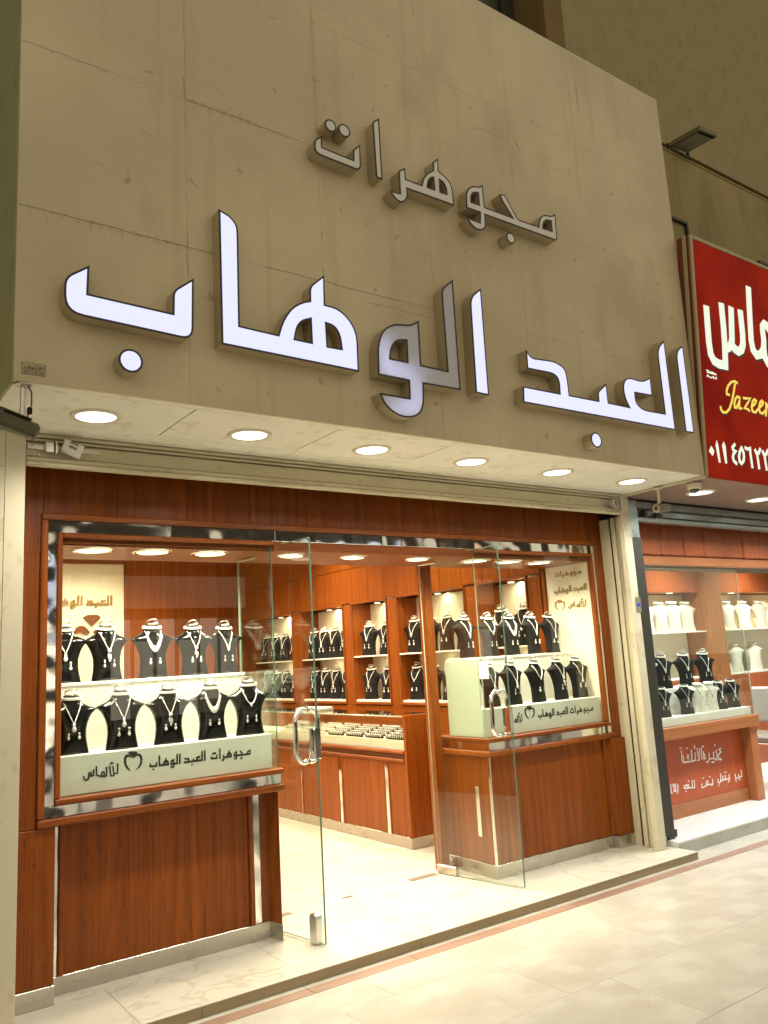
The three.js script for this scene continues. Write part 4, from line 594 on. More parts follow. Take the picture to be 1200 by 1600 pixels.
// counter with rings
{
  const c = thing('sales_counter', 'red wood glass topped sales counter along the shop wall', 'counter', [4.1, 0.05, -7.3]), x0 = 3.93, x1 = 4.27, za = -9.6, zb = -5.3;
  part(c, 'end_panel', box(x0, x1, 0.135, 1.05, zb - 0.03, zb, 0.003), M.woodIn);
  part(c, 'base', box(x0 + 0.03, x1, 0.05, 0.78, za, zb - 0.031, 0), M.woodIn);
  part(c, 'skirting', box(x0 + 0.004, x1, 0.05, 0.134, za, zb - 0.004, 0.002, 'z'), M.steel);
  let z = zb - 0.031; const seq = [[0.22, 'p'], [0.075, 'm'], [0.62, 'p'], [0.075, 'm'], [0.62, 'p'], [0.05, 'm'], [0.62, 'p'], [0.05, 'm'], [0.62, 'p'], [0.05, 'm'], [0.62, 'p'], [0.05, 'm'], [0.55, 'p']];
  for (const [l, q] of seq) { if (q === 'p') part(c, 'front_panel', box(x0 + 0.004, x0 + 0.029, 0.135, 0.69, z - l + 0.001, z, 0.003), M.woodIn); else { part(c, 'mirror_strip', box(x0 + 0.002, x0 + 0.029, 0.135, 0.69, z - l + 0.014, z - 0.014, 0.001), M.mirror); part(c, 'wood_strip', box(x0 - 0.004, x0 + 0.029, 0.135, 0.69, z - 0.013, z, 0.003), M.woodTrim); part(c, 'wood_strip', box(x0 - 0.004, x0 + 0.029, 0.135, 0.69, z - l, z - l + 0.013, 0.003), M.woodTrim); } z -= l; }
  part(c, 'moulding', box(x0 - 0.012, x0 + 0.03, 0.691, 0.715, za, zb - 0.031, 0.004, 'z'), M.woodTrim); part(c, 'band', box(x0 - 0.002, x0 + 0.03, 0.716, 0.755, za, zb - 0.031, 0.002, 'z'), mat('dark_mirror_band', [0.30, 0.16, 0.09], 0.12, { metalness: 0.8 })); part(c, 'moulding', box(x0 - 0.012, x0 + 0.03, 0.756, 0.779, za, zb - 0.031, 0.004, 'z'), M.woodTrim);
  part(c, 'tray_floor', box(x0 + 0.012, x1 - 0.02, 0.781, 0.80, za, zb - 0.032, 0.001, 'z'), M.shelf); part(c, 'tray_front', box(x0 + 0.012, x0 + 0.022, 0.80, 0.855, za, zb - 0.032, 0.001, 'z'), M.whiteWarm);
  part(c, 'tray_deck', box(x0 + 0.023, x1 - 0.02, 0.80, 0.853, za, zb - 0.032, 0.001, 'z'), M.whiteWarm); part(c, 'back_board', box(x1 - 0.019, x1, 0.781, 1.035, za, zb - 0.031, 0.001, 'z'), M.woodIn);
  part(c, 'front_glass', box(x0, x0 + 0.006, 0.781, 1.036, za, zb - 0.031, 0), M.glass); part(c, 'top_glass', box(x0, x1, 1.037, 1.046, za, zb - 0.031, 0), M.glass);
  part(c, 'glass_edge', box(x0 - 0.003, x0, 1.036, 1.047, za, zb - 0.031, 0.001, 'z'), M.glassEdgePale);
  const ring = new THREE.TorusGeometry(0.0105, 0.003, 6, 14), stone = new THREE.OctahedronGeometry(0.0085, 0), rg = merge([ring.clone(), stone.clone().translate(0, 0.0105, 0)]);
  for (let k = 0; k < 7; k++) {
    const zc = -5.5 - k * 0.3, t = thing('ring_tray', `${ORD[k]} black ring tray from the counter end in glass counter`, 'ring tray', [4.08, 0.853, zc], 'ring trays in the counter');
    for (let r = 0; r < 5; r++) raw(t, 'roll', new THREE.CapsuleGeometry(0.011, 0.235, 4, 8).rotateX(Math.PI / 2).translate(-0.10 + r * 0.046, 0.012 + r * 0.012, 0), k < 4 ? M.velvet : r % 2 ? M.velvet : M.cream2);
    const rings = []; for (let r = 0; r < 5; r++) for (let i = 0; i < 9; i++) rings.push(rg.clone().rotateZ(0.35).rotateY(rr(-0.3, 0.3)).translate(-0.10 + r * 0.046 - 0.006, 0.024 + r * 0.012, -0.112 + i * 0.028));
    const o = raw(t, 'rings', merge(rings), M.diamond); o.userData.kind = 'stuff';
  }
  const bk = thing('desk_book', 'dark slanted notebook on the glass counter', 'notebook', [4.12, 1.047, -7.0]);
  raw(bk, 'cover', box(-0.1, 0.1, 0, 0.02, -0.16, 0.16, 0.003).rotateY(0.3), M.grey); raw(bk, 'pages', box(-0.09, 0.09, 0.0202, 0.03, -0.15, 0.15, 0.002).rotateY(0.3), M.shelf);
}

// ---------------------------------------------------------------- necklace busts
const PROF = [[0, 0.085], [0.02, 0.081], [0.05, 0.0755], [0.085, 0.0715], [0.12, 0.0735], [0.15, 0.081], [0.175, 0.0925], [0.193, 0.104], [0.206, 0.119], [0.213, 0.128], [0.2165, 0.1255], [0.222, 0.112], [0.229, 0.094], [0.238, 0.074], [0.248, 0.058], [0.26, 0.048], [0.274, 0.0435]];
const bw = y => { for (let i = 1; i < PROF.length; i++) if (y <= PROF[i][0]) { const [a, b] = [PROF[i - 1], PROF[i]], t = (y - a[0]) / (b[0] - a[0]); return a[1] + (b[1] - a[1]) * t; } return 0.043; };
const bf = y => y < 0.2 ? 0.03 + 0.016 * Math.sin(Math.min(1, y / 0.2) * 2.2) : 0.043 - 0.014 * sm(0.2, 0.27, y);      // how far the front bulges
const lean = y => -0.10 * y + 0.02;
const surf = (x, y) => { const w = bw(y), s = Math.min(0.98, Math.abs(x) / w); return lean(y) + bf(y) * Math.pow(1 - s * s, 0.5); };
const bustGeo = (() => {
  const ys = []; for (let i = 0; i < PROF.length; i++) ys.push(PROF[i][0]); const N = 24, V = [], I = [];
  ys.forEach(y => { const w = bw(y), f = bf(y); for (let k = 0; k < N; k++) { const a = k / N * 2 * Math.PI, c = Math.cos(a), s = Math.sin(a); V.push(w * c, y, lean(y) + (s > 0 ? f * s : f * 0.45 * s)); } });
  for (let r = 0; r + 1 < ys.length; r++) for (let k = 0; k < N; k++) { const a = r * N + k, b = r * N + (k + 1) % N; I.push(a, a + N, b, b, a + N, b + N); }
  const top = (ys.length - 1) * N; for (let k = 1; k + 1 < N; k++) { I.push(top, top + k + 1, top + k); I.push(0, k, k + 1); }
  const g = new THREE.BufferGeometry(); g.setAttribute('position', new THREE.Float32BufferAttribute(V, 3)); g.setIndex(I); g.computeVertexNormals();
  g.setAttribute('uv', new THREE.Float32BufferAttribute(V.flatMap((_, i) => i % 3 === 0 ? [V[i], V[i + 1]] : []), 2)); return toCreasedNormals(g, 1.0);
})();
const collarGeo = cyl(0.052, 0.056, 0.011, 28).scale(1, 1, 0.72).rotateX(0.22).translate(0, 0.279, 0.0);
const neckCapGeo = cyl(0.040, 0.046, 0.002, 28).scale(1, 1, 0.7).rotateX(0.22).translate(0, 0.2855, -0.0005);
const bangleGeo = (() => { const l = [new THREE.TorusGeometry(0.031, 0.0038, 8, 30).rotateX(Math.PI / 2 - 0.5)]; return merge(l).scale(1, 1, 0.8).translate(0, 0.304, -0.004); })();
const bangleStones = (() => { const l = []; for (let i = 0; i < 9; i++) { const a = 0.5 + i / 9 * 2.1, s = 0.004 + 0.0035 * Math.sin(i / 8 * Math.PI); l.push(new THREE.OctahedronGeometry(s * 1.15, 0).translate(0.033 * Math.cos(a), 0.306 - 0.014 * Math.sin(a), 0.018 * Math.sin(a) + 0.003)); } l.push(new THREE.IcosahedronGeometry(0.010, 0).translate(0.011, 0.297, 0.021)); return merge(l); })();
// strands on the bust's surface; depth is how far the chain falls
function strand(depth, wide, pow, n = 30) { const p = []; for (let i = 0; i <= n; i++) { const s = i / n * 2 - 1, y = 0.256 - depth * (1 - Math.pow(Math.abs(s), pow)), x = s * wide; p.push([x, y, surf(x, Math.min(y, 0.272)) + 0.004]); } return p; }
const gem = (x, y, r, k = 1.5) => new THREE.IcosahedronGeometry(r, 1).scale(1, k, 0.7).translate(x, y, surf(x, y) + 0.005);
const NECK = {
  drop: [merge([tube(strand(0.105, 0.044, 1.15), 0.0028, 40, 6)]), merge([gem(0, 0.142, 0.008), gem(0, 0.122, 0.0115, 1.25)])],
  fringe: [merge([tube(strand(0.088, 0.045, 2.0), 0.0034, 40, 6)]), merge(strand(0.088, 0.045, 2.0, 16).slice(1, 16).map((q, i) => gem(q[0] * 1.06, q[1] - 0.011 - 0.008 * Math.sin((i + 1) / 16 * Math.PI), 0.0068, 1.5 + 0.5 * Math.sin((i + 1) / 16 * Math.PI))))],
  tassel: [merge([tube(strand(0.098, 0.043, 1.25), 0.003, 40, 6)]), merge([gem(0, 0.155, 0.011, 1), gem(-0.006, 0.128, 0.006, 2.6), gem(0.005, 0.122, 0.006, 2.8), gem(0.0, 0.106, 0.0055, 2)])],
  round: [merge([tube(strand(0.085, 0.046, 2.2), 0.0038, 40, 6)]), merge([gem(0, 0.163, 0.007, 1.6)])],
  vee: [merge([tube(strand(0.1, 0.045, 1.1), 0.0038, 40, 6)]), merge([gem(0, 0.15, 0.0095, 2.0), gem(-0.008, 0.162, 0.006), gem(0.008, 0.162, 0.006)])],
};
const STY = Object.keys(NECK), STYN = { drop: 'drop pendant', fringe: 'fringed', tassel: 'tasselled', round: 'rounded', vee: 'pointed' };
const earGeo = [merge([gem(0, 0.1, 0.0055, 1.2), gem(0, 0.082, 0.0078, 1.4)]), merge([gem(0, 0.1, 0.004, 2.5), gem(0, 0.078, 0.006, 1.6)]), merge([gem(0, 0.102, 0.0062, 1), gem(0, 0.088, 0.005, 1), gem(0, 0.073, 0.0085, 1.1)])];
const NSTRAND = {}; 
function bust(x, y, z, ry, bodyMat, style, ear, who, where, grp, o = {}) {
  const c = o.color || 'black', s = o.scale || 1;
  const put = (nm, label, cat, g, kids) => { const t = thing(nm, label, cat, [x, y, z], g); t.rotation.y = ry; t.scale.setScalar(s); kids.forEach(k => raw(t, ...k)); return t; };
  put('necklace_bust', `${c} bust, ${who} ${where}`, 'bust', `busts ${grp}`, [['body', bustGeo, bodyMat], ['collar', collarGeo, o.collar || M.shelf], ['neck_cap', neckCapGeo, bodyMat]]);
  if (o.bare) return;
  put('necklace', `${STYN[style]} diamond necklace on bust ${who} ${where}`, 'necklace', `necklaces ${grp}`, [['strand', NECK[style][0], M.diamond], ['pendant', NECK[style][1], M.diamond]]);
  if (!o.noBangle) put('bangle', `bangle topping bust ${who} ${where}`, 'bangle', `bangles ${grp}`, [['band', bangleGeo, o.bangle || M.satin], ['stones', bangleStones, M.diamond]]);
  for (const d of [-1, 1]) { const e = put('earring', `${d < 0 ? 'left' : 'right'} earring on bust ${who} ${where}`, 'earring', `earrings ${grp}`, []); const m = raw(e, 'drop', earGeo[ear], M.diamond); m.position.set(d * 0.026, 0, -(bf(0.085) - (surf(0.026, 0.085) - lean(0.085)))); }
}
[[1.15, 'drop', 0], [1.397, 'drop', 2], [1.65, 'tassel', 0], [1.893, 'fringe', 0], [2.12, 'round', 1]].forEach(([x, s, e], i) => bust(x, 1.1236, -4.335, rr(-0.12, 0.1), M.gloss, s, e, ORD[i], 'on lower tier of left window', 'in the left window', { scale: rr(0.97, 1.03) }));
[[1.185, 'drop', 2], [1.41, 'tassel', 1], [1.672, 'fringe', 0], [1.918, 'tassel', 0], [2.148 - 0.03, 'vee', 1]].forEach(([x, s, e], i) => bust(x, 1.4682, -4.63, rr(-0.12, 0.1), M.gloss, s, e, ORD[i], 'on upper tier of left window', 'in the left window', { scale: rr(0.97, 1.03) }));
[[3.985, 'drop', 1], [4.2, 'drop', 1], [4.445, 'round', 0], [4.685, 'tassel', 1], [4.895, 'drop', 0]].forEach(([x, s, e], i) => bust(x, 1.1236, -4.36, rr(-0.05, 0.25), M.velvet, s, e, ORD[i], 'on lower tier of right window', 'in the right window', { scale: 1.03 }));
[[4.0, 'vee', 1], [4.235, 'round', 1], [4.455, 'fringe', 0], [4.69, 'vee', 0], [4.9, 'drop', 0]].forEach(([x, s, e], i) => bust(x, 1.4682, -4.60, rr(-0.05, 0.25), M.velvet, s, e, ORD[i], 'on upper tier of right window', 'in the right window', { scale: 1.03 }));
const NN = ['niche nearest the door', 'second niche from door', 'third niche from door', 'fourth niche from door', 'niche nearest back wall'];
NICHES.forEach(([a, b], n) => { const k = [2, 4, 2, 4, 4][n], d = (b - a) / k; for (let i = 0; i < k; i++) for (let r = 0; r < 2; r++) bust(5.11, [1.0785, 1.5405][r], b - d * (i + 0.5), -Math.PI / 2 + rr(0.15, 0.3), M.velvet, STY[Math.floor(rnd() * 5)], Math.floor(rnd() * 3), ORD[i], `on ${['lower', 'upper'][r]} shelf, ${NN[n]}`, 'in the wall niches', { scale: 1.15 }); });

// ---------------------------------------------------------------- neighbouring shop
{
  const g = thing('neighbour_step', 'white marble step of the neighbouring red shop', 'step', [7, 0, -4], null, 'structure');
  part(g, 'slab', box(5.225, 13, -0.02, 0.09, -9, -3.86, 0.003, 'x'), mat('white_marble', [0.74, 0.76, 0.74], 0.3, { map: T.paint })); for (let i = 0; i < 5; i++) part(g, 'edge_stone', box(5.225 + i * 1.2, 5.225 + (i + 1) * 1.2 - 0.003, -0.006, 0.084, -3.859, -3.845, 0.003, 'x'), M.marbleC); for (let i = 0; i < 10; i++) part(g, 'border_tile', box(5.222 + i * 0.6, 5.222 + (i + 1) * 0.6 - 0.002, -0.0069, 0.0002, -3.844, -3.699, 0.0008, 'x'), M.marble);
  const cn = thing('neighbour_canopy', 'brown panelled soffit of the neighbouring shop', 'canopy', [8, 2.62, -3.5]);
  for (let i = 0; i < 6; i++) part(cn, 'soffit_panel', box(5.108 + i * 0.83, 5.108 + (i + 1) * 0.83 - 0.004, 2.612, 2.622, -3.94, -3.21, 0.001, 'x'), M.brownSoffit);
  part(cn, 'soffit_back', box(5.108, 13, 2.625, 2.64, -4.3, -3.2, 0), M.black);
  [5.6, 6.42, 7.25, 8.1].forEach((x, i) => downlight('neighbour_downlight', x, 2.612, -3.57, 0.098, `${ORD[i]} round lamp under the neighbouring brown soffit`, 'neighbour downlights', M.lampCool, M.ring, 11, 0xf4f8f4, 1.36));
  const sh = thing('roller_shutter', 'grey galvanised roller shutter over the neighbouring shop', 'shutter', [8, 2.45, -3.95]);
  part(sh, 'slat', box(5.275, 13, 2.545, 2.608, -4.02, -3.97, 0.008, 'x'), M.galv); part(sh, 'slat', box(5.275, 13, 2.475, 2.54, -4.02, -3.96, 0.012, 'x'), M.galv); part(sh, 'bottom_bar', box(5.275, 13, 2.44, 2.472, -4.02, -3.94, 0.004, 'x'), M.galv); part(sh, 'lock', merge([box(5.36, 5.4, 2.47, 2.53, -3.96, -3.92, 0.004), box(5.52, 5.6, 2.47, 2.51, -3.96, -3.93, 0.004)]), M.darkMetal);
  const gd = thing('shutter_guide', 'dark steel shutter guide of the neighbouring shop', 'guide rail', [5.2, 0.09, -3.97]);
  part(gd, 'rail', box(5.158, 5.30, 0.12, 2.3, -4.06, -3.93, 0.003), M.darkMetal); part(gd, 'rail', box(5.158, 5.29, 2.302, 2.6, -4.06, -3.932, 0.003), M.galv); part(gd, 'latch', merge([box(5.225, 5.3, 0.092, 0.118, -3.95, -3.93, 0.002), box(5.30, 5.335, 0.1, 0.15, -3.95, -3.935, 0.002)]), M.darkMetal);
  const hd = thing('wood_header', 'light red wood block header of the neighbouring shop', 'header', [8, 2.14, -4.2]);
  part(hd, 'backing', box(5.3, 13, 2.14, 2.62, -4.6, -4.215, 0, 'x'), M.joint);
  for (let i = 0; i < 16; i++) part(hd, 'wood_block', box(5.3 + i * 0.305, 5.3 + (i + 1) * 0.305 - 0.008, 2.216, 2.52, -4.215, -4.185 + rr(-0.002, 0.002), 0.012), M.woodNbRed);
  part(hd, 'rail', box(5.3, 13, 2.135, 2.208, -4.24, -4.185, 0.004, 'x'), M.woodNb);
  // display counter
  const c = thing('display_counter', 'neighbouring glass display counter with red lettered front', 'display counter', [6.3, 0.09, -4.5]);
  const fp = part(c, 'front_panel', box(5.3, 6.93, 0.2, 0.72, -4.37, -4.33, 0.002), mat('red_counter_veneer', [1.45, 0.72, 0.5], 0.42, { map: T.wood2 }));
  part(c, 'base_board', box(5.3, 6.93, 0.09, 0.198, -4.4, -4.322, 0.004, 'x'), M.woodNb); part(c, 'top_board', box(5.3, 7.07, 0.722, 0.818, -4.75, -4.215, 0.004, 'x'), M.woodNb); part(c, 'leg', box(6.94, 7.05, 0.09, 0.72, -4.7, -4.24, 0.004), M.woodNb); part(c, 'body', box(5.3, 6.93, 0.2, 0.72, -4.7, -4.371, 0), M.woodNb);
  const vinyl = mat('white_vinyl', [0.78, 0.78, 0.76], 0.5), words = (st, w, cuts) => { for (let q = 0; q + 1 < cuts.length; q++) { const l = st.filter(a => { const m = a.reduce((v, p) => v + p[0], 0) / a.length; return m > cuts[q] && m <= cuts[q + 1]; }).map(a => a.map(p => [p[0] + 5.8, p[1]])); if (l.length) part(fp, 'lettering', ribbons(l, w, 0.003, -4.3295), vinyl).userData.kind = 'stuff'; } };
  words(SM.t1, 0.0115, [-1, 0.53, 2]); words(SM.t2, 0.0085, [-1, 0.18, 0.42, 0.66, 0.9, 2]);
  part(c, 'display_floor', box(5.3, 7.03, 0.82, 0.888, -4.7, -4.262, 0.003, 'x'), M.white); part(c, 'riser', box(5.3, 6.95, 0.889, 1.10, -4.72, -4.45, 0.003, 'x'), M.white);
  part(c, 'front_glass', box(5.3, 7.045, 0.82, 2.11, -4.245, -4.238, 0), M.glass); part(c, 'side_glass', box(7.038, 7.045, 0.82, 2.11, -4.7, -4.246, 0), M.glass); part(c, 'glass_edge', box(7.0455, 7.0495, 0.82, 2.11, -4.2455, -4.2375, 0.001), M.glassEdgePale); part(c, 'glass_edge', box(5.3, 7.045, 2.1105, 2.114, -4.2455, -4.2375, 0.001), M.glassEdgePale);
  const W = 'in neighbouring window', G = 'in the neighbouring window';
  [[5.9, 'drop', M.velvet, 'black'], [6.22, 'drop', M.velvet, 'black'], [6.42, 'vee', M.whiteVelvet, 'white'], [6.58, 'vee', M.whiteVelvet, 'white'], [6.72, 'tassel', M.velvet, 'black'], [6.92, 'tassel', M.velvet, 'black']].forEach(([x, s, m, col], i) => bust(x, 0.8885, -4.36, -0.3, m, s, 1, ORD[i], 'on lower tier ' + W, G, { color: col, scale: 0.85, noBangle: true }));
  [[6.0, 'vee'], [6.22, 'vee'], [6.55, 'vee'], [6.85, 'drop']].forEach(([x, s], i) => bust(x, 1.1005, -4.56, -0.3, i === 0 ? M.whiteVelvet : M.velvet, s, 1, ORD[i], 'on upper tier ' + W, G, { color: i ? 'black' : 'white' }));
  // interior
  const iw = thing('neighbour_interior', 'lit cream and red back wall inside the neighbouring shop', 'wall', [9, 0.09, -5.7], null, 'structure');
  part(iw, 'wall', box(5.3, 14, 0.09, 3, -5.9, -5.75, 0), M.woodNb); part(iw, 'ceiling', box(5.3, 14, 2.6, 2.7, -5.9, -4.3, 0), M.soffit); part(iw, 'side_wall', box(13.9, 14, 0.09, 2.6, -5.75, -4.3, 0), M.woodNb); part(iw, 'side_wall', box(5.3, 5.33, 0.09, 2.6, -5.75, -4.4, 0), M.woodNb);
  const cz = -5.4;
  [[5.6, 8.28], [8.6, 11.6]].forEach(([a, b]) => { part(iw, 'lit_panel', box(a, b, 1.1, 2.02, cz - 0.3, cz - 0.28, 0.002), M.whiteWarm); part(iw, 'upper_panel', box(a, b, 2.03, 2.59, cz - 0.3, cz - 0.06, 0.003), M.woodNbRed); part(iw, 'shelf', box(a, b, 1.585, 1.6, cz - 0.28, cz - 0.02, 0.002, 'x'), M.shelf); part(iw, 'shelf', box(a, b, 1.09, 1.105, cz - 0.28, cz - 0.02, 0.002, 'x'), M.shelf); part(iw, 'cabinet', box(a, b, 0.09, 1.085, cz - 0.3, cz, 0.003), M.woodNbRed);
    for (let x = a + 0.45; x < b; x += 0.9) { part(iw, 'lamp_lens', cyl(0.035, 0.035, 0.006, 16).translate(x, 2.024, cz - 0.14), M.lampWarm); spot(x, 2.01, cz - 0.14, 2.2, 0xffe0a0, 1.1, 1, [x, 1, cz - 0.2], 1.5); } });
  part(iw, 'pillar', box(8.3, 8.57, 0.09, 2.6, cz - 0.3, cz + 0.03, 0.004), M.woodNb);
  [7.38, 7.62, 7.86, 8.1, 8.9, 9.25, 9.6].forEach((x, i) => bust(x, 1.6005, cz - 0.14, -0.3, M.whiteVelvet, 'vee', 0, ORD[i], 'along back shelf of neighbouring shop', 'on the neighbouring back shelf', { color: 'white', bare: true, scale: 1.15 }));
  [8.95, 9.35].forEach((x, i) => bust(x, 1.1055, cz - 0.14, -0.3, M.whiteVelvet, 'vee', 0, ORD[i], 'along low back shelf of neighbouring shop', 'on the neighbouring back shelf', { color: 'white', bare: true, scale: 1.15 }));
  [[8.72, 1.6], [9.46, 1.6], [8.75, 1.1055]].forEach(([x, y], i) => { const t = thing('price_card', `small cream card stand, ${ORD[i]} on neighbouring back shelves`, 'card', [x, y + 0.0005, cz - 0.08], 'card stands'); raw(t, 'card', box(-0.05, 0.05, 0, 0.12, -0.004, 0.004, 0.001).rotateX(-0.3).translate(0, 0.003, 0.0), M.cream2); raw(t, 'foot', box(-0.05, 0.05, 0, 0.008, -0.05, 0.02, 0.001), M.cream2); });
  [[6.4, -5.0], [7.6, -4.95], [9.0, -4.95]].forEach(([x, z], i) => downlight('neighbour_ceiling_lamp', x, 2.6, z, 0.08, `${ORD[i]} ceiling lamp inside the neighbouring shop`, 'neighbour ceiling lamps', M.lampCool, M.ring, 15, 0xf6faf2, 1.3));
  // chair
  const ch = thing('visitor_chair', 'grey seated chair with chrome tube frame in neighbouring shop', 'chair', [7.62, 0.09, -4.5]);
  raw(ch, 'seat', box(-0.24, 0.24, 0.44, 0.5, -0.23, 0.23, 0.02), mat('grey_vinyl', [0.17, 0.14, 0.12], 0.45)); raw(ch, 'backrest', box(0.2, 0.25, 0.58, 0.92, -0.22, 0.22, 0.02), M.grey);
  for (const s of [-1, 1]) raw(ch, 'side_frame', tube([[-0.24, 0.012, 0.25 * s], [0.2, 0.012, 0.25 * s], [0.24, 0.3, 0.25 * s], [0.24, 0.62, 0.25 * s], [0.15, 0.68, 0.25 * s], [-0.18, 0.68, 0.25 * s], [-0.24, 0.62, 0.25 * s], [-0.24, 0.3, 0.25 * s]], 0.012, 60, 10, true), M.chrome);
  raw(ch, 'cross_bar', merge([cyl(0.01, 0.01, 0.5, 10).rotateX(Math.PI / 2).translate(-0.2, 0.43, 0), cyl(0.01, 0.01, 0.5, 10).rotateX(Math.PI / 2).translate(0.2, 0.43, 0)]), M.chrome);
}
// tilted red sign
{
  const t = thing('red_shop_sign', 'backlit red sign with white lettering above neighbouring shop', 'sign', [5.105, 2.615, -3.2]); t.rotation.x = Math.atan2(0.12, 1.76);
  const w = 3.6, h = 1.775, red = texture(512, 512, (u, v) => { const a = fbm(u, v, 4, 3, 4); return mix([0.46, 0.006, 0.001], [0.85, 0.035, 0.003], sm(0.25, 0.75, a)); }, [2, 2]);
  const face = raw(t, 'face', box(0.03, w, 0.0, h - 0.03, -0.012, 0.0), mat('backlit_red_vinyl', [0.13, 0.13, 0.13], 0.75, { map: red, specularIntensity: 0.35, emissive: new THREE.Color(0.27, 0.27, 0.27), emissiveMap: red }));
  raw(t, 'side_box', box(0.0, w, 0.0, h, -0.11, -0.013, 0.002), M.redOff);
  raw(t, 'frame', box(0.0, 0.028, 0, h, -0.012, 0.006, 0.003), M.signFrame); raw(t, 'frame', box(0.03, w, h - 0.028, h, -0.012, 0.006, 0.003), M.signFrame); raw(t, 'frame', box(-0.012, -0.001, 0, h, -0.06, -0.03, 0.003), M.signFrame);
  const wl = emit('lit_white_vinyl', [0.80, 0.86, 0.70], 0.85, [0.3, 0.3, 0.3]), yl = emit('lit_yellow_vinyl', [0.85, 0.66, 0.10], 0.85, [0.3, 0.25, 0.05]);
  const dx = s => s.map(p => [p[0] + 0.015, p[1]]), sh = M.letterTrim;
  SM.mas.forEach((s, i) => raw(face, 'letter', ribbons([dx(s)], 0.066, 0.004 + i * 0.00012, 0.0015), wl)); raw(face, 'lettering_print_shadow', ribbons(SM.mas.map(s => dx(s).map(p => [p[0] + 0.012, p[1] - 0.012])), 0.07, 0.0006, 0.0003), sh);  // dark offset copy behind the letters is a drop shadow printed on the sign
  raw(face, 'script_lettering', ribbons(SM.jaz.map(dx), 0.017, 0.004, 0.0015), yl); raw(face, 'script_print_shadow', ribbons(SM.jaz.map(s => dx(s).map(p => [p[0] + 0.007, p[1] - 0.009])), 0.02, 0.0006, 0.0003), sh);  // script has its printed drop shadow too, shifted down and right
  SM.nump.forEach(p => raw(face, 'phone_digit', extrude(shapeOf(dx(p)), 0.004, 0.0015), wl)); [[0], [1], [2], [3, 4], [5, 6]].forEach(q => raw(face, 'phone_digit', ribbons(q.map(i => dx(SM.num[i])), 0.023, 0.004, 0.0015), wl));
  raw(face, 'phone_print_shadow', ribbons(SM.num.map(s => dx(s).map(p => [p[0] + 0.008, p[1] - 0.01])), 0.026, 0.0006, 0.0003), sh); raw(face, 'small_print', ribbons(SM.tiny.map(dx), 0.008, 0.003, 0.0015), wl);  // dark offset strokes are the printed drop shadow of the digits
}
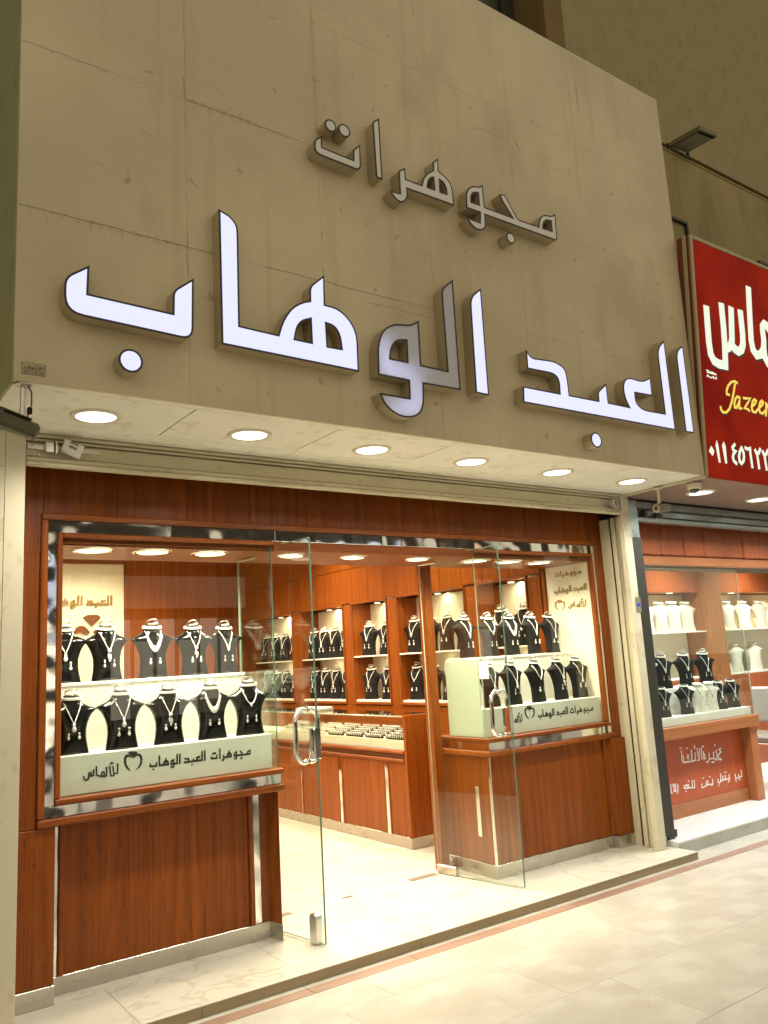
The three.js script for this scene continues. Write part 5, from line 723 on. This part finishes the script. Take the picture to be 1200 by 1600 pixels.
// ---------------------------------------------------------------- cameras
{
  const a = thing('security_camera', 'dark olive bullet camera hanging at canopy left corner', 'camera', [0.668, 2.622, -3.24]);
  raw(a, 'flange', cyl(0.034, 0.034, 0.006, 24).translate(0, -0.004, 0), M.satin); raw(a, 'stem', cyl(0.0095, 0.0095, 0.105, 14).translate(0, -0.058, 0), M.satin); raw(a, 'joint', cyl(0.012, 0.012, 0.03, 12).translate(0, -0.115, 0), M.satin); raw(a, 'cable', tube([[0.016, -0.006, 0.005], [0.03, -0.03, 0.005], [0.03, -0.08, 0.008], [0.022, -0.115, 0.008], [0.01, -0.145, 0]], 0.003, 20, 6), M.darkMetal); raw(a, 'plug', box(0.015, 0.033, -0.12, -0.092, 0, 0.014, 0.003), M.black);
  const b = raw(a, 'body', box(-0.085, 0.06, -0.03, 0.03, -0.03, 0.03, 0.012).rotateZ(-0.3).translate(0.0, -0.172, 0), M.olive); raw(b, 'sunshield', box(-0.1, 0.02, 0.0315, 0.036, -0.034, 0.034, 0.001).rotateZ(-0.3).translate(0.0, -0.172, 0), M.olive); raw(b, 'lens', cyl(0.02, 0.02, 0.006, 20).rotateZ(Math.PI / 2 - 0.3).translate(-0.084, -0.146, 0), M.dome);
  const c = thing('security_camera', 'grey bullet camera hanging at canopy right corner', 'camera', [5.085, 2.605, -3.58]);
  raw(c, 'flange', cyl(0.034, 0.034, 0.006, 24).translate(0.0, -0.004, 0), M.ring); raw(c, 'stem', box(-0.012, 0.012, -0.11, -0.007, -0.006, 0.006, 0.002), M.ring); raw(c, 'cable', tube([[0.03, 0.0, -0.03], [0.08, -0.03, -0.06], [0.07, -0.1, -0.07], [0.03, -0.13, -0.06]], 0.003, 20, 6), M.cream);
  const d = raw(c, 'body', cyl(0.03, 0.03, 0.17, 20).rotateX(Math.PI / 2).rotateX(0.12).rotateY(-1.45).translate(0.035, -0.14, -0.01), mat('camera_grey', [0.19, 0.165, 0.10], 0.35)); raw(d, 'lens', cyl(0.014, 0.014, 0.006, 16).rotateX(Math.PI / 2).translate(0, 0, 0.0865).rotateX(0.12).rotateY(-1.45).translate(0.035, -0.14, -0.01), M.chrome);
  const e = thing('dome_camera', 'white dome camera under the neighbouring brown soffit', 'camera', [5.2, 2.612, -3.36]);
  raw(e, 'housing', new THREE.LatheGeometry([[0.0, 0], [0.055, 0], [0.056, -0.012], [0.05, -0.045], [0.032, -0.05], [0, -0.05]].map(p => new THREE.Vector2(...p)), 28), M.ring); raw(e, 'dome', new THREE.SphereGeometry(0.034, 20, 14).scale(1, 0.8, 1).translate(0, -0.05, 0), M.dome);
}
// ---------------------------------------------------------------- the other side of the street, seen only in reflections
{
  const b = thing('opposite_building', 'dark building across the street with lit shop windows', 'building', [3, 0, 10.4]);
  part(b, 'wall', box(-14, 20, 0, 5.6, 10.3, 10.8, 0), mat('dark_street_render', [0.07, 0.055, 0.035], 0.9));
  for (let i = 0; i < 7; i++) { const x = -11 + i * 4.2; for (let q = 0; q < 6; q++) part(b, 'shop_window', box(x + q * 0.53, x + q * 0.53 + 0.42, 0.5 + (q % 3) * 0.3, 2.7 - (q % 2) * 0.5, 10.24, 10.28), emit('lit_shop_window_glow', [1, 0.9, 0.7], 1.0)); part(b, 'sign_band', box(x - 0.2, x + 3.3, 2.95, 3.7, 10.2, 10.28), emit('lit_sign_band', i % 2 ? [0.7, 0.78, 1] : [0.9, 0.5, 0.25], 0.6)); panelLight(x + 1.55, 1.6, 10.2, 3.1, 2.2, 0.35, 0xffe6ba, [x + 1.55, 1.6, 0]); }
  for (let i = 0; i < 9; i++) { const w = part(b, 'window', box(-12 + i * 3.3, -10.6 + i * 3.3, 4.1, 5.2, 10.26, 10.298), M.dome); part(w, 'frame', box(-12.08 + i * 3.3, -10.52 + i * 3.3, 4.0, 4.09, 10.24, 10.298), M.grey); }
}
renderer.render(scene, camera);
